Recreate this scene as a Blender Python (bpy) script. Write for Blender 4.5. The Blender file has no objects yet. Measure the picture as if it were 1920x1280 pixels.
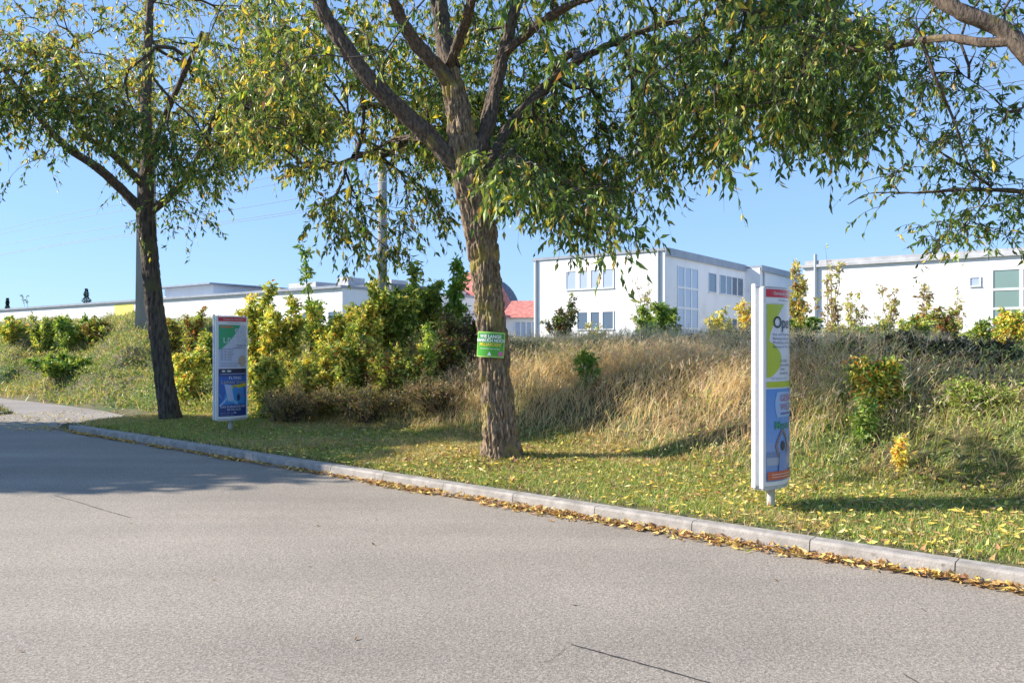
import bpy, math, random
import numpy as np
from mathutils import Vector
S = bpy.context.scene
COL = S.collection
RNG = np.random.default_rng(7)
random.seed(7)
# ------------------------------------------------------------------ camera, light, exposure
F = 1500.0; HZ = 652.0; EYE = 1.6            # focal length and horizon in photo pixels (1920 wide)
cam_d = bpy.data.cameras.new('camera'); cam = bpy.data.objects.new('camera', cam_d); COL.objects.link(cam)
cam.location = (0, 0, EYE); cam.rotation_euler = (math.radians(90), 0, 0)
cam_d.sensor_width = 36; cam_d.lens = 36*F/1920; cam_d.shift_y = (HZ-640)/1920
cam_d.clip_start = .05; cam_d.clip_end = 3000
S.camera = cam
SUN_EL = math.radians(32); SUN_AZ = math.atan2(-1, .08)      # azimuth measured from +Y towards +X
SUN = Vector((math.sin(SUN_AZ)*math.cos(SUN_EL), math.cos(SUN_AZ)*math.cos(SUN_EL), math.sin(SUN_EL)))
w = bpy.data.worlds.new('World'); S.world = w; w.use_nodes = True
nt = w.node_tree; bg = nt.nodes['Background']
sky = nt.nodes.new('ShaderNodeTexSky'); sky.sky_type = 'NISHITA'; sky.sun_disc = False
sky.sun_elevation = SUN_EL; sky.sun_rotation = SUN_AZ; sky.air_density = .95; sky.dust_density = .0; sky.ozone_density = 3.5
gm = nt.nodes.new('ShaderNodeGamma'); gm.inputs['Gamma'].default_value = .42          # hazy autumn sky: much flatter than the model's
tn = nt.nodes.new('ShaderNodeMix'); tn.data_type = 'RGBA'; tn.blend_type = 'MULTIPLY'; tn.inputs['Factor'].default_value = 1; tn.inputs['B'].default_value = (1.02, 1.42, 2.05, 1)
nt.links.new(sky.outputs[0], gm.inputs[0]); nt.links.new(gm.outputs[0], tn.inputs['A']); nt.links.new(tn.outputs['Result'], bg.inputs[0]); bg.inputs[1].default_value = .15
sl = bpy.data.lights.new('sun', 'SUN'); sl.energy = 5.0; sl.angle = math.radians(.5); sl.color = (1, .92, .80)
so = bpy.data.objects.new('sun', sl); COL.objects.link(so)
so.rotation_euler = SUN.to_track_quat('Z', 'Y').to_euler(); so.location = (0, 0, 30)
vs = S.view_settings; vs.view_transform = 'Standard'; vs.look = 'None'; vs.exposure = .9; vs.gamma = 1; vs.use_curve_mapping = False
S.cycles.max_bounces = 6; S.cycles.transparent_max_bounces = 4; S.cycles.diffuse_bounces = 3

# ------------------------------------------------------------------ small helpers
def hash3(i, j, k, seed):
    h = (i*374761393 + j*668265263 + k*2147483647 + seed*974634777) & 0xFFFFFFFF
    h = ((h ^ (h >> 13))*1274126177) & 0xFFFFFFFF
    h = ((h ^ (h >> 16))*2246822519) & 0xFFFFFFFF
    return ((h ^ (h >> 15)) & 0xFFFF)/65535.0
def vnoise(x, y, z=None, seed=0):
    x = np.asarray(x, float); y = np.asarray(y, float); z = np.zeros_like(x) if z is None else np.asarray(z, float)
    xi, yi, zi = np.floor(x).astype(np.int64), np.floor(y).astype(np.int64), np.floor(z).astype(np.int64)
    fx, fy, fz = x-xi, y-yi, z-zi
    fx, fy, fz = fx*fx*(3-2*fx), fy*fy*(3-2*fy), fz*fz*(3-2*fz)
    o = 0
    for a in (0, 1):
        for b in (0, 1):
            for c in (0, 1):
                wt = (fx if a else 1-fx)*(fy if b else 1-fy)*(fz if c else 1-fz)
                o = o+wt*hash3(xi+a, yi+b, zi+c, seed)
    return o
def fbm(x, y, z=None, seed=0, n=3):
    o = 0; a = .5; t = 0
    zz = np.zeros_like(np.asarray(x, float)) if z is None else np.asarray(z, float)
    for q in range(n):
        o = o+a*vnoise(np.asarray(x)*2**q, np.asarray(y)*2**q, zz*2**q, seed+q); t += a; a *= .5
    return o/t
def sstep(a, b, x):
    t = np.clip((x-a)/(b-a), 0, 1); return t*t*(3-2*t)
def nrm(v): return v/np.maximum(np.linalg.norm(v, axis=-1, keepdims=True), 1e-9)

def tag(o, label=None, cat=None, group=None, kind=None):
    if label: o['label'] = label
    if cat: o['category'] = cat
    if group: o['group'] = group
    if kind: o['kind'] = kind
    return o
def empty(name, loc, label, cat, group=None, rz=0):
    o = bpy.data.objects.new(name, None); COL.objects.link(o); o.location = loc; o.rotation_euler = (0, 0, rz)
    o.empty_display_size = .3
    return tag(o, label, cat, group)
class MB:
    """collects faces (numpy) and links them as one mesh object"""
    def __init__(s): s.V = []; s.Fq = []; s.n = 0; s.C = []
    def add(s, V, faces, col=(.5, .5, .5)):
        V = np.asarray(V, float).reshape(-1, 3)
        for f in faces:
            f = np.asarray(f, np.int64)
            if f.size: s.Fq.append(f+s.n)
        s.V.append(V); s.n += len(V)
        c = np.asarray(col, float)
        s.C.append(np.broadcast_to(c, (len(V), 3)) if c.ndim == 1 else c)
    def box(s, x0, x1, y0, y1, z0, z1, col=(.5, .5, .5)):
        V = [(x0,y0,z0),(x1,y0,z0),(x1,y1,z0),(x0,y1,z0),(x0,y0,z1),(x1,y0,z1),(x1,y1,z1),(x0,y1,z1)]
        s.add(V, [np.array([(0,3,2,1),(4,5,6,7),(0,1,5,4),(1,2,6,5),(2,3,7,6),(3,0,4,7)])], col)
    def tube(s, pts, rad, sides=6, col=(.5, .5, .5), cap=True):
        pts = np.asarray(pts, float); rad = np.broadcast_to(np.asarray(rad, float), (len(pts),))
        T = nrm(np.gradient(pts, axis=0)); up = np.array([0., 0, 1])
        if abs(T[0] @ up) > .9: up = np.array([1., 0, 0])
        A = nrm(np.cross(T, up)); B = np.cross(T, A)
        th = np.linspace(0, 2*np.pi, sides, endpoint=False)
        V = pts[:, None]+rad[:, None, None]*(np.cos(th)[None, :, None]*A[:, None]+np.sin(th)[None, :, None]*B[:, None])
        n = len(pts); i = np.arange(n-1)[:, None]*sides; j = np.arange(sides)[None]; k = (j+1) % sides
        q = np.stack([i+j, i+k, i+sides+k, i+sides+j], -1).reshape(-1, 4)
        fs = [q]
        if cap: fs.append(np.arange(sides)[None, ::-1]); fs.append((np.arange(sides)+(n-1)*sides)[None])
        s.add(V.reshape(-1, 3), fs, col)
    def build(s, name, mat, parent=None, smooth=False, attr=False):
        me = bpy.data.meshes.new(name); V = np.concatenate(s.V)
        me.vertices.add(len(V)); me.vertices.foreach_set('co', V.ravel().astype(np.float32))
        li = np.concatenate([f.ravel() for f in s.Fq]); sz = np.concatenate([np.full(f.shape[0], f.shape[1]) for f in s.Fq])
        me.loops.add(len(li)); me.loops.foreach_set('vertex_index', li.astype(np.int32))
        me.polygons.add(len(sz)); me.polygons.foreach_set('loop_start', (np.cumsum(sz)-sz).astype(np.int32))
        me.update(calc_edges=True)
        me.polygons.foreach_set('use_smooth', np.full(len(sz), bool(smooth)))
        if attr:
            C = np.concatenate(s.C); a = me.color_attributes.new('tint', 'FLOAT_COLOR', 'POINT')
            a.data.foreach_set('color', np.concatenate([C, np.ones((len(C), 1))], 1).ravel().astype(np.float32))
        me.materials.append(mat)
        o = bpy.data.objects.new(name, me); COL.objects.link(o)
        if parent: o.parent = parent
        return o
def mb_box(*a): m = MB(); m.box(*a); return m

# ------------------------------------------------------------------ materials
def mat(name, col=(.5, .5, .5), rough=.6, attr=False, transl=0, metal=0, spec=.5, tc=(1.45, 1.35, .75)):
    m = bpy.data.materials.new(name); m.use_nodes = True; t = m.node_tree; b = t.nodes['Principled BSDF']
    b.inputs['Base Color'].default_value = (*col, 1); b.inputs['Roughness'].default_value = rough
    b.inputs['Metallic'].default_value = metal; b.inputs['Specular IOR Level'].default_value = spec
    if attr:
        a = t.nodes.new('ShaderNodeAttribute'); a.attribute_name = 'tint'; t.links.new(a.outputs['Color'], b.inputs['Base Color'])
        if transl:
            tr = t.nodes.new('ShaderNodeBsdfTranslucent'); mx = t.nodes.new('ShaderNodeMixShader'); mx.inputs[0].default_value = transl
            g = t.nodes.new('ShaderNodeMix'); g.data_type = 'RGBA'; g.blend_type = 'MULTIPLY'; g.inputs['Factor'].default_value = 1
            t.links.new(a.outputs['Color'], g.inputs['A']); g.inputs['B'].default_value = (*tc, 1)
            t.links.new(g.outputs['Result'], tr.inputs['Color'])
            t.links.new(b.outputs[0], mx.inputs[1]); t.links.new(tr.outputs[0], mx.inputs[2])
            t.links.new(mx.outputs[0], t.nodes['Material Output'].inputs[0])
    return m
def N(t, typ, **kw):
    n = t.nodes.new(typ)
    for k, v in kw.items():
        if hasattr(n, k): setattr(n, k, v)
        else: n.inputs[k].default_value = v
    return n
def noisy(m, c1, c2, scale, detail=4, stretch=(1, 1, 1), bump=0, lo=.35, hi=.65, bscale=None, extra=None, bdist=.02):
    """mixes two colours of the surface by object-space noise, with a bump from the same place"""
    t = m.node_tree; b = t.nodes['Principled BSDF']
    tc = N(t, 'ShaderNodeTexCoord'); mp = N(t, 'ShaderNodeMapping'); mp.inputs['Scale'].default_value = stretch
    t.links.new(tc.outputs['Object'], mp.inputs[0])
    n = N(t, 'ShaderNodeTexNoise', Scale=scale, Detail=detail); t.links.new(mp.outputs[0], n.inputs['Vector'])
    r = N(t, 'ShaderNodeMapRange'); r.inputs['From Min'].default_value = lo; r.inputs['From Max'].default_value = hi
    t.links.new(n.outputs[0], r.inputs['Value'])
    x = N(t, 'ShaderNodeMix', data_type='RGBA'); x.inputs['A'].default_value = (*c1, 1); x.inputs['B'].default_value = (*c2, 1)
    t.links.new(r.outputs[0], x.inputs['Factor']); out = x.outputs['Result']
    for (ec, es, el, eh) in (extra or []):
        n3 = N(t, 'ShaderNodeTexNoise', Scale=es, Detail=5); t.links.new(tc.outputs['Object'], n3.inputs['Vector'])
        r3 = N(t, 'ShaderNodeMapRange'); r3.inputs['From Min'].default_value = el; r3.inputs['From Max'].default_value = eh
        t.links.new(n3.outputs[0], r3.inputs['Value'])
        x3 = N(t, 'ShaderNodeMix', data_type='RGBA'); x3.inputs['B'].default_value = (*ec, 1)
        t.links.new(out, x3.inputs['A']); t.links.new(r3.outputs[0], x3.inputs['Factor']); out = x3.outputs['Result']
    t.links.new(out, b.inputs['Base Color'])
    if bump:
        n2 = n
        if bscale:
            n2 = N(t, 'ShaderNodeTexNoise', Scale=bscale, Detail=5); t.links.new(mp.outputs[0], n2.inputs['Vector'])
        bp = N(t, 'ShaderNodeBump', Strength=bump, Distance=bdist); t.links.new(n2.outputs[0], bp.inputs['Height'])
        t.links.new(bp.outputs[0], b.inputs['Normal'])
    return m
M = {}
M['leaf'] = mat('leaf', rough=.42, attr=True, transl=.38)
M['grass'] = mat('grass_blade', rough=.6, attr=True, transl=.35)
M['dry'] = mat('dry_grass', rough=.8, attr=True, transl=.5, tc=(1.15, 1.03, .8))
M['litter'] = mat('fallen_leaf', rough=.7, attr=True, transl=.1)
M['print'] = mat('printed_paper', rough=.35, attr=True)
M['bark'] = noisy(mat('bark', rough=.9), (.085, .06, .038), (.42, .30, .19), 26, 8, (1.6, 1.6, .34), 1.0, .36, .66, 34,
                  [((.36, .28, .08), 3.0, .53, .66), ((.10, .085, .06), 2.0, .52, .80), ((.14, .14, .06), 7, .60, .74)], .03)
M['shaded_limb_bark'] = noisy(mat('shaded_limb_bark', rough=.9), (.05, .038, .03), (.17, .125, .09), 18, 7, (1.6, 1.6, .6), .8, .36, .66, 30, [((.20, .16, .05), 3, .60, .72)], .02)  # darker than the trunk: shade under the foliage is put into the colour
M['dark_bark'] = noisy(mat('dark_bark', rough=.9), (.035, .028, .022), (.13, .10, .075), 10, 6, (2.4, 2.4, .5), .9, .38, .62, 14,
                       [((.10, .10, .04), 2.2, .55, .7)], .03)
M['twig'] = mat('twig_bark', (.07, .055, .042), .85)
M['pale_twig'] = mat('pale_twig', (.22, .17, .12), .85)
M['asphalt'] = mat('asphalt', rough=.82)
def asphalt(m, base, dark, light):
    t = m.node_tree; b = t.nodes['Principled BSDF']; tc = N(t, 'ShaderNodeTexCoord')
    v = N(t, 'ShaderNodeTexVoronoi', Scale=105.0); t.links.new(tc.outputs['Object'], v.inputs['Vector'])
    n1 = N(t, 'ShaderNodeTexNoise', Scale=55.0, Detail=3.0); t.links.new(tc.outputs['Object'], n1.inputs['Vector'])
    n2 = N(t, 'ShaderNodeTexNoise', Scale=.55, Detail=5.0); t.links.new(tc.outputs['Object'], n2.inputs['Vector'])
    mp = N(t, 'ShaderNodeMapping'); mp.inputs['Rotation'].default_value = (0, 0, .705); mp.inputs['Scale'].default_value = (.12, 1.6, 1)
    t.links.new(tc.outputs['Object'], mp.inputs[0])
    n3 = N(t, 'ShaderNodeTexNoise', Scale=.8, Detail=6.0); t.links.new(mp.outputs[0], n3.inputs['Vector'])
    bw = N(t, 'ShaderNodeRGBToBW'); t.links.new(v.outputs['Color'], bw.inputs[0])
    cr = N(t, 'ShaderNodeMapRange'); cr.inputs['From Min'].default_value = .18; cr.inputs['From Max'].default_value = .85
    t.links.new(bw.outputs[0], cr.inputs['Value'])
    x = N(t, 'ShaderNodeMix', data_type='RGBA'); x.inputs['A'].default_value = (*dark, 1); x.inputs['B'].default_value = (*light, 1)
    t.links.new(cr.outputs[0], x.inputs['Factor'])
    y = N(t, 'ShaderNodeMix', data_type='RGBA'); y.inputs['B'].default_value = (*base, 1); t.links.new(x.outputs['Result'], y.inputs['A'])
    y.inputs['Factor'].default_value = .48
    def mul(a, n, lo, hi, f0=.3, f1=.7):
        r = N(t, 'ShaderNodeMapRange'); r.inputs['From Min'].default_value = f0; r.inputs['From Max'].default_value = f1
        r.inputs['To Min'].default_value = lo; r.inputs['To Max'].default_value = hi; t.links.new(n.outputs[0], r.inputs['Value'])
        k = N(t, 'ShaderNodeVectorMath', operation='SCALE'); t.links.new(a, k.inputs[0]); t.links.new(r.outputs[0], k.inputs['Scale'])
        return k.outputs[0]
    o = mul(y.outputs['Result'], n1, .72, 1.25); o = mul(o, n2, .86, 1.08); o = mul(o, n3, .85, 1.08)
    t.links.new(o, b.inputs['Base Color'])
    bp = N(t, 'ShaderNodeBump', Strength=.45, Distance=.004); t.links.new(v.outputs['Distance'], bp.inputs['Height']); t.links.new(bp.outputs[0], b.inputs['Normal'])
asphalt(M['asphalt'], (.290, .252, .208), (.160, .138, .114), (.45, .39, .325))
M['path'] = mat('path_asphalt', rough=.85); asphalt(M['path'], (.29, .26, .235), (.19, .17, .155), (.38, .345, .31))
M['kerb'] = noisy(mat('kerb_stone', rough=.8), (.26, .235, .21), (.42, .385, .35), 9, 8, (1, 1, 1), .5, .3, .7, 60, [((.22, .20, .17), 5.3, .52, .78), ((.15, .13, .10), 17, .62, .78)], .008)
M['soil'] = noisy(mat('ground', rough=.95), (.075, .08, .03), (.15, .12, .065), 2.5, 6, (1, 1, 1), .6, .35, .65, 30, [((.06, .10, .025), .7, .5, .6)])
M['render'] = noisy(mat('white_render', rough=.85), (.80, .80, .80), (.86, .86, .855), .8, 5, (1, 1, .15), .1, .3, .7, 80, [((.66, .66, .64), .5, .58, .85), ((.70, .70, .68), 2.5, .60, .8)])
M['yellow'] = mat('yellow_render', (.75, .68, .15), .8)
M['capping'] = noisy(mat('metal_capping', rough=.45), (.25, .28, .33), (.32, .35, .40), 1.5)
M['palecap'] = noisy(mat('pale_roof_edge', rough=.5), (.42, .42, .44), (.55, .55, .56), 2)
M['glass'] = mat('window_glass', (.10, .14, .20), .06, spec=1.0)
M['glass_blue'] = mat('sky_reflection_pane', (.40, .48, .62), .25, spec=.8)  # pale blue paints the reflected sky into the panes
M['glass_green'] = mat('glass_green', (.22, .32, .30), .12, spec=.8)
M['frame'] = mat('window_frame', (.78, .78, .78), .5)
M['pipe'] = mat('downpipe_zinc', (.42, .44, .46), .4, metal=.3)
M['redtile'] = noisy(mat('red_tile', rough=.8), (.42, .13, .10), (.60, .24, .20), 3, 4, (1, 1, 1), .3)
M['slate'] = noisy(mat('grey_slate', rough=.7), (.12, .13, .16), (.18, .19, .22), 3)
M['brickwall'] = noisy(mat('red_plaster', rough=.85), (.35, .14, .09), (.45, .20, .14), 4)
M['concrete'] = noisy(mat('concrete_mast', rough=.85), (.24, .23, .21), (.34, .33, .30), 3, 5, (1, 1, .3), .2, .3, .7, 40)
M['wire'] = mat('cable', (.20, .23, .28), .5)
M['alu'] = noisy(mat('white_aluminium', rough=.4), (.74, .74, .74), (.82, .82, .81), 3, 4, (1, 1, .2), 0, .3, .7)
M['post'] = noisy(mat('galvanised_post', rough=.45), (.42, .42, .41), (.55, .55, .53), 8)
M['tar'] = mat('tar_seam', (.035, .035, .04), .7)
M['sign'] = mat('sign_board', rough=.35, attr=True)

# ------------------------------------------------------------------ terrain
D = np.array([-.762, .648]); NN = np.array([.648, .762]); O = np.array([0., 8.1])   # kerb direction (away, left), normal (off the road), origin
def sn2xy(s, n): s = np.asarray(s, float); n = np.asarray(n, float); return O[0]+s*D[0]+n*NN[0], O[1]+s*D[1]+n*NN[1]
def xy2sn(x, y): x = np.asarray(x)-O[0]; y = np.asarray(y)-O[1]; return x*D[0]+y*D[1], x*NN[0]+y*NN[1]
KEND = 11.9
def gz_sn(s, n):
    s = np.asarray(s, float); n = np.asarray(n, float)
    left = sstep(KEND-.15, KEND+.12, s)
    verge = .108+.05*sstep(.2, 2.5, n)+.03*(fbm(s*.9, n*.9, seed=3)-.5)
    verge = verge*(1-left)+(-.004)*left
    n0 = 2.45+.55*sstep(-1.5, 1.5, s)-.35*sstep(9, 13, s); wd = 3.5+.9*sstep(9, 16, s)
    crest = 1.22+np.clip(s-8, 0, 24)*.050
    t = sstep(n0, n0+wd, n)
    bank = crest*(.65*t+.35*np.clip((n-n0)/wd, 0, 1))
    env = sstep(n0, n0+1.2, n)*(1-sstep(14, 22, n))
    lump = (fbm(s*.55, n*.8, seed=11, n=4)-.45)*(.5+1.3*sstep(9, 13, s))*env
    off = np.where(n < 0, -.03, 0)
    far = np.where(n < -9.3, .12, 0)
    return np.where(n < .135, off+far, verge+bank*np.where(n > n0, 1, 0)+lump)
def gz(x, y): s, n = xy2sn(x, y); return gz_sn(s, n)
s_l = np.unique(np.concatenate([np.linspace(-700, -60, 14), np.linspace(-60, -12, 40), np.linspace(-12, 40, 270), np.linspace(40, 100, 50), np.linspace(100, 900, 14)]))
n_l = np.unique(np.concatenate([np.linspace(-500, -20, 10), np.linspace(-20, -9.4, 6), [-9.3, -9.29, -.03, .13], np.linspace(.14, 12, 90), np.linspace(12, 40, 40), np.linspace(40, 1200, 20)]))
SS, NG = np.meshgrid(s_l, n_l, indexing='ij'); X, Y = sn2xy(SS, NG); Z = gz_sn(SS, NG)
m = MB(); a, b = SS.shape
idx = np.arange(a*b).reshape(a, b)
m.add(np.stack([X, Y, Z], -1).reshape(-1, 3), [np.stack([idx[:-1, :-1], idx[1:, :-1], idx[1:, 1:], idx[:-1, 1:]], -1).reshape(-1, 4)[:, ::-1]])
tag(m.build('ground', M['soil'], smooth=True), kind='structure')
def sheet(poly, z, name, material):      # flat polygon sheet in (s, n)
    m = MB(); p = np.array(poly, float); x, y = sn2xy(p[:, 0], p[:, 1]); zz = np.full(len(p), z) if np.isscalar(z) else np.array(z)
    m.add(np.stack([x, y, zz], -1), [np.arange(len(p))[None, ::-1]]); return tag(m.build(name, material), kind='structure')
m = MB(); sg = np.concatenate([np.linspace(-200, -20, 10), np.linspace(-18, 40, 30), np.linspace(45, 400, 10)]); ng = np.array([-9.25, -6, -3, -.8, .0])
A, B = np.meshgrid(sg, ng, indexing='ij'); x, y = sn2xy(A, B); idx = np.arange(A.size).reshape(A.shape)
m.add(np.stack([x, y, np.zeros_like(x)], -1).reshape(-1, 3), [np.stack([idx[:-1, :-1], idx[1:, :-1], idx[1:, 1:], idx[:-1, 1:]], -1).reshape(-1, 4)[:, ::-1]])
tag(m.build('road', M['asphalt']), kind='structure')
# path that joins the road behind the end of the kerb
sheet([(KEND-.4, .0), (16.2, 0), (16.6, .75), (60, .85), (60, 2.75), (19, 2.7), (16, 2.6), (14.0, 2.3), (12.7, 1.6), (12.02, 1.1), (11.93, .7), (11.8, .3)], .004, 'path', M['path'])
# kerb stones
def kerb_block(mb, s0, s1, n0=0., n1=.15, z1=.125, g=.002):
    c = .02; sec = [(n0, -.02), (n0+.012, z1-c), (n0+.02, z1-.006), (n0+c+.014, z1), (n1, z1+.002), (n1, -.02)]
    V = []
    for s_ in (s0+g, s1-g):
        for n_, z_ in sec:
            x, y = sn2xy(s_, n_); V.append((x, y, z_))
    k = len(sec); fs = [np.array([(i, i+1, i+1+k, i+k) for i in range(k-1)]), np.arange(k)[None, ::-1], (np.arange(k)+k)[None]]
    mb.add(V, fs)
m = MB(); s_ = -11.0
while s_ < 10.9:
    kerb_block(m, s_, s_+1.0, z1=.122, n0=0, g=.004); s_ += 1.0
# rounded end of the kerb
cc = (10.95, .85); ring = []
for k in range(9):
    a0 = math.radians(-90+k*11.5); ring.append((cc[0]+.95*math.cos(a0)*1.0, cc[1]+.85*math.sin(a0), cc[0]+.78*math.cos(a0), cc[1]+.70*math.sin(a0)))
for k in range(8):
    o1, o2 = ring[k], ring[k+1]; V = []
    for r in (o1, o2):
        for q, zz in ((0, -.02), (0, .10), (2, .105), (2, -.02)):
            x, y = sn2xy(r[q], r[q+1]); V.append((x, y, zz))
    m.add(V, [np.array([(0, 1, 5, 4), (1, 2, 6, 5), (2, 3, 7, 6)]), np.array([(3, 2, 1, 0), (4, 5, 6, 7)])])
tag(m.build('kerb', M['kerb']), kind='structure')
m = MB(); s_ = 13.2                                     # low edging of the path's island
def edging(pl):
    for (a0, b0), (a1, b1) in zip(pl[:-1], pl[1:]):
        x0, y0 = sn2xy(a0, b0); x1, y1 = sn2xy(a1, b1); d = np.array([x1-x0, y1-y0]); L = np.hypot(*d); p = np.array([-d[1], d[0]])/L*.05
        V = [(x0-p[0], y0-p[1], -.02), (x1-p[0], y1-p[1], -.02), (x1+p[0], y1+p[1], -.02), (x0+p[0], y0+p[1], -.02)]
        V += [(q[0], q[1], .06) for q in V]
        m.add(V, [np.array([(0,3,2,1),(4,5,6,7),(0,1,5,4),(1,2,6,5),(2,3,7,6),(3,0,4,7)])])
edging([(16.2, .02), (16.45, .4), (16.7, .72), (19, .8), (24, .84), (40, .86)])
tag(m.build('path_edging', M['kerb']), kind='structure')
# tar seams and cracks in the road
def crack(pix, wdt, name):
    P = []
    for u, v in pix:
        yy = EYE*F/(v-HZ); P.append(((u-960)/F*yy, yy))
    P = np.array(P); Q = [P[0]]
    for p, q in zip(P[:-1], P[1:]):
        for t in np.linspace(0, 1, 9)[1:]: Q.append(p+(q-p)*t+RNG.normal(0, wdt*.2, 2))
    Q = np.array(Q); T = nrm(np.gradient(Q, axis=0)); side = np.stack([-T[:, 1], T[:, 0]], 1)
    wd = wdt*(.6+.8*RNG.random(len(Q)))[:, None]/2; wd[0] *= .2; wd[-1] *= .6
    L_, R_ = Q+side*wd, Q-side*wd; V = np.concatenate([np.c_[L_, np.full(len(Q), .0035)], np.c_[R_, np.full(len(Q), .0035)]])
    i = np.arange(len(Q)-1); n = len(Q)
    mm = MB(); mm.add(V, [np.stack([i, i+n, i+n+1, i+1], 1)]); tag(mm.build(name, M['tar']), kind='structure')
crack([(1068, 1207), (1130, 1224), (1200, 1243), (1330, 1280), (1420, 1306)], .009, 'road_seam')
crack([(1062, 1212), (1050, 1225), (1030, 1238), (1010, 1242)], .0022, 'road_crack')
crack([(100, 928), (150, 942), (200, 958), (245, 970)], .007, 'road_crack')
crack([(1690, 1262), (1760, 1300), (1790, 1330)], .006, 'road_crack')

# ------------------------------------------------------------------ leaf and blade generators (numpy)
GREEN = np.array([.085, .17, .03]); DKGREEN = np.array([.04, .085, .022]); OLIVE = np.array([.26, .32, .055]); YEL = np.array([.78, .63, .15])
YGREEN = np.array([.48, .54, .15]); ORANGE = np.array([.50, .22, .035]); BROWN = np.array([.20, .10, .045]); TAN = np.array([.42, .31, .17]); LIME = np.array([.22, .34, .05]); RUST = np.array([.26, .085, .035])
def pick(n, pal):
    cols = np.array([p[0] for p in pal]); wt = np.array([p[1] for p in pal], float); return cols[RNG.choice(len(pal), n, p=wt/wt.sum())]
def jitter(c, a=.25): return np.clip(c*(1+RNG.uniform(-a, a, (len(c), 1)))*(1+RNG.uniform(-.08, .08, (len(c), 3))), .004, .9)
def add_leaves(mb, P, Dr, L, W, C, curl=.18):
    n = len(P); Dr = nrm(Dr); R = RNG.normal(size=(n, 3)); Sd = nrm(np.cross(Dr, R)); Nm = np.cross(Sd, Dr)
    L = np.broadcast_to(L, (n,))[:, None]; W = np.broadcast_to(W, (n,))[:, None]
    cv = curl*RNG.uniform(.2, 1.4, (n, 1))
    Mid = P+Dr*L*.45-Nm*W*.14
    V = np.stack([P, P+Dr*L*.42+Sd*W*.5+Nm*W*.12, P+Dr*L*.42-Sd*W*.5+Nm*W*.12, Mid, P+Dr*L-Nm*L*cv], 1)
    b = np.arange(n)[:, None]*5
    f = np.concatenate([b+np.array([[0, 1, 3]]), b+np.array([[1, 4, 3]]), b+np.array([[0, 3, 2]]), b+np.array([[3, 4, 2]])])
    mb.add(V.reshape(-1, 3), [f], np.repeat(C, 5, 0))
def add_blades(mb, P, H, lean, W, C, segs=3, az=None, tipc=None):
    n = len(P); H = np.broadcast_to(H, (n,)); lean = np.broadcast_to(lean, (n,)); W = np.broadcast_to(W, (n,))
    az = RNG.uniform(0, 2*np.pi, n) if az is None else az
    dh = np.stack([np.cos(az), np.sin(az), np.zeros(n)], 1); fa = az+RNG.uniform(.6, 2.5, n); sd = np.stack([np.cos(fa), np.sin(fa), np.zeros(n)], 1)
    V = np.zeros((n, segs+1, 2, 3)); CC = np.zeros((n, segs+1, 2, 3))
    for k in range(segs+1):
        t = k/segs; c = P+dh*(lean*H*t**1.8)[:, None]; c[:, 2] += H*(t-.35*lean*t*t)
        ww = (W*(1-.85*t**1.5)/2)[:, None]
        V[:, k, 0] = c+sd*ww; V[:, k, 1] = c-sd*ww
        cc = C if tipc is None else C*(1-t)+tipc*t
        CC[:, k, 0] = cc; CC[:, k, 1] = cc
    base = np.arange(n)[:, None]*(2*(segs+1)); f = []
    for k in range(segs): f.append(base+np.array([[2*k, 2*k+1, 2*k+3, 2*k+2]]))
    mb.add(V.reshape(-1, 3), [np.concatenate(f)], CC.reshape(-1, 3))
    return V[:, -1].mean(1), dh

# ------------------------------------------------------------------ grass and ground cover
def scatter_sn(n, s0, s1, n0, n1, dens=None):
    s = RNG.uniform(s0, s1, n); q = RNG.uniform(n0, n1, n)
    if dens is not None: k = RNG.random(n) < dens(s, q); s, q = s[k], q[k]
    x, y = sn2xy(s, q); return s, q, np.stack([x, y, gz_sn(s, q)-.005], 1)
bank_n0 = lambda s: 2.45+.55*sstep(-1.5, 1.5, s)-.35*sstep(9, 13, s)
# mown verge grass
m = MB()
s, n, P = scatter_sn(330000, -8, 12.6, .1, 4.4, lambda s, n: (1-sstep(bank_n0(s)+.2, bank_n0(s)+1.0, n))*(.45+.7*fbm(s*1.3, n*1.3, seed=5))*np.where(n < .25+.12*fbm(s*3, n*0, seed=8), .12, 1)*np.where((s > 11.3) & (n < (s-11.1)*1.2), 0, 1))
d = np.hypot(P[:, 0], P[:, 1]); k = fbm(s*.8, n*.8, seed=21)
C = jitter(np.where(RNG.random(len(s))[:, None] < .28+.35*(k[:, None] > .56), TAN*1.35, np.where(RNG.random(len(s))[:, None] < .5, np.array([.22, .33, .06]), np.array([.34, .42, .09]))), .3)
add_blades(m, P, RNG.uniform(.03, .085, len(s))*(.75+.6*k), RNG.uniform(.2, 1.0, len(s)), .0035+.0006*d, C, 2)
tag(m.build('verge_grass', M['grass'], attr=True), 'short green grass with dry blades on the verge behind the kerb', 'grass', kind='stuff')
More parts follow.
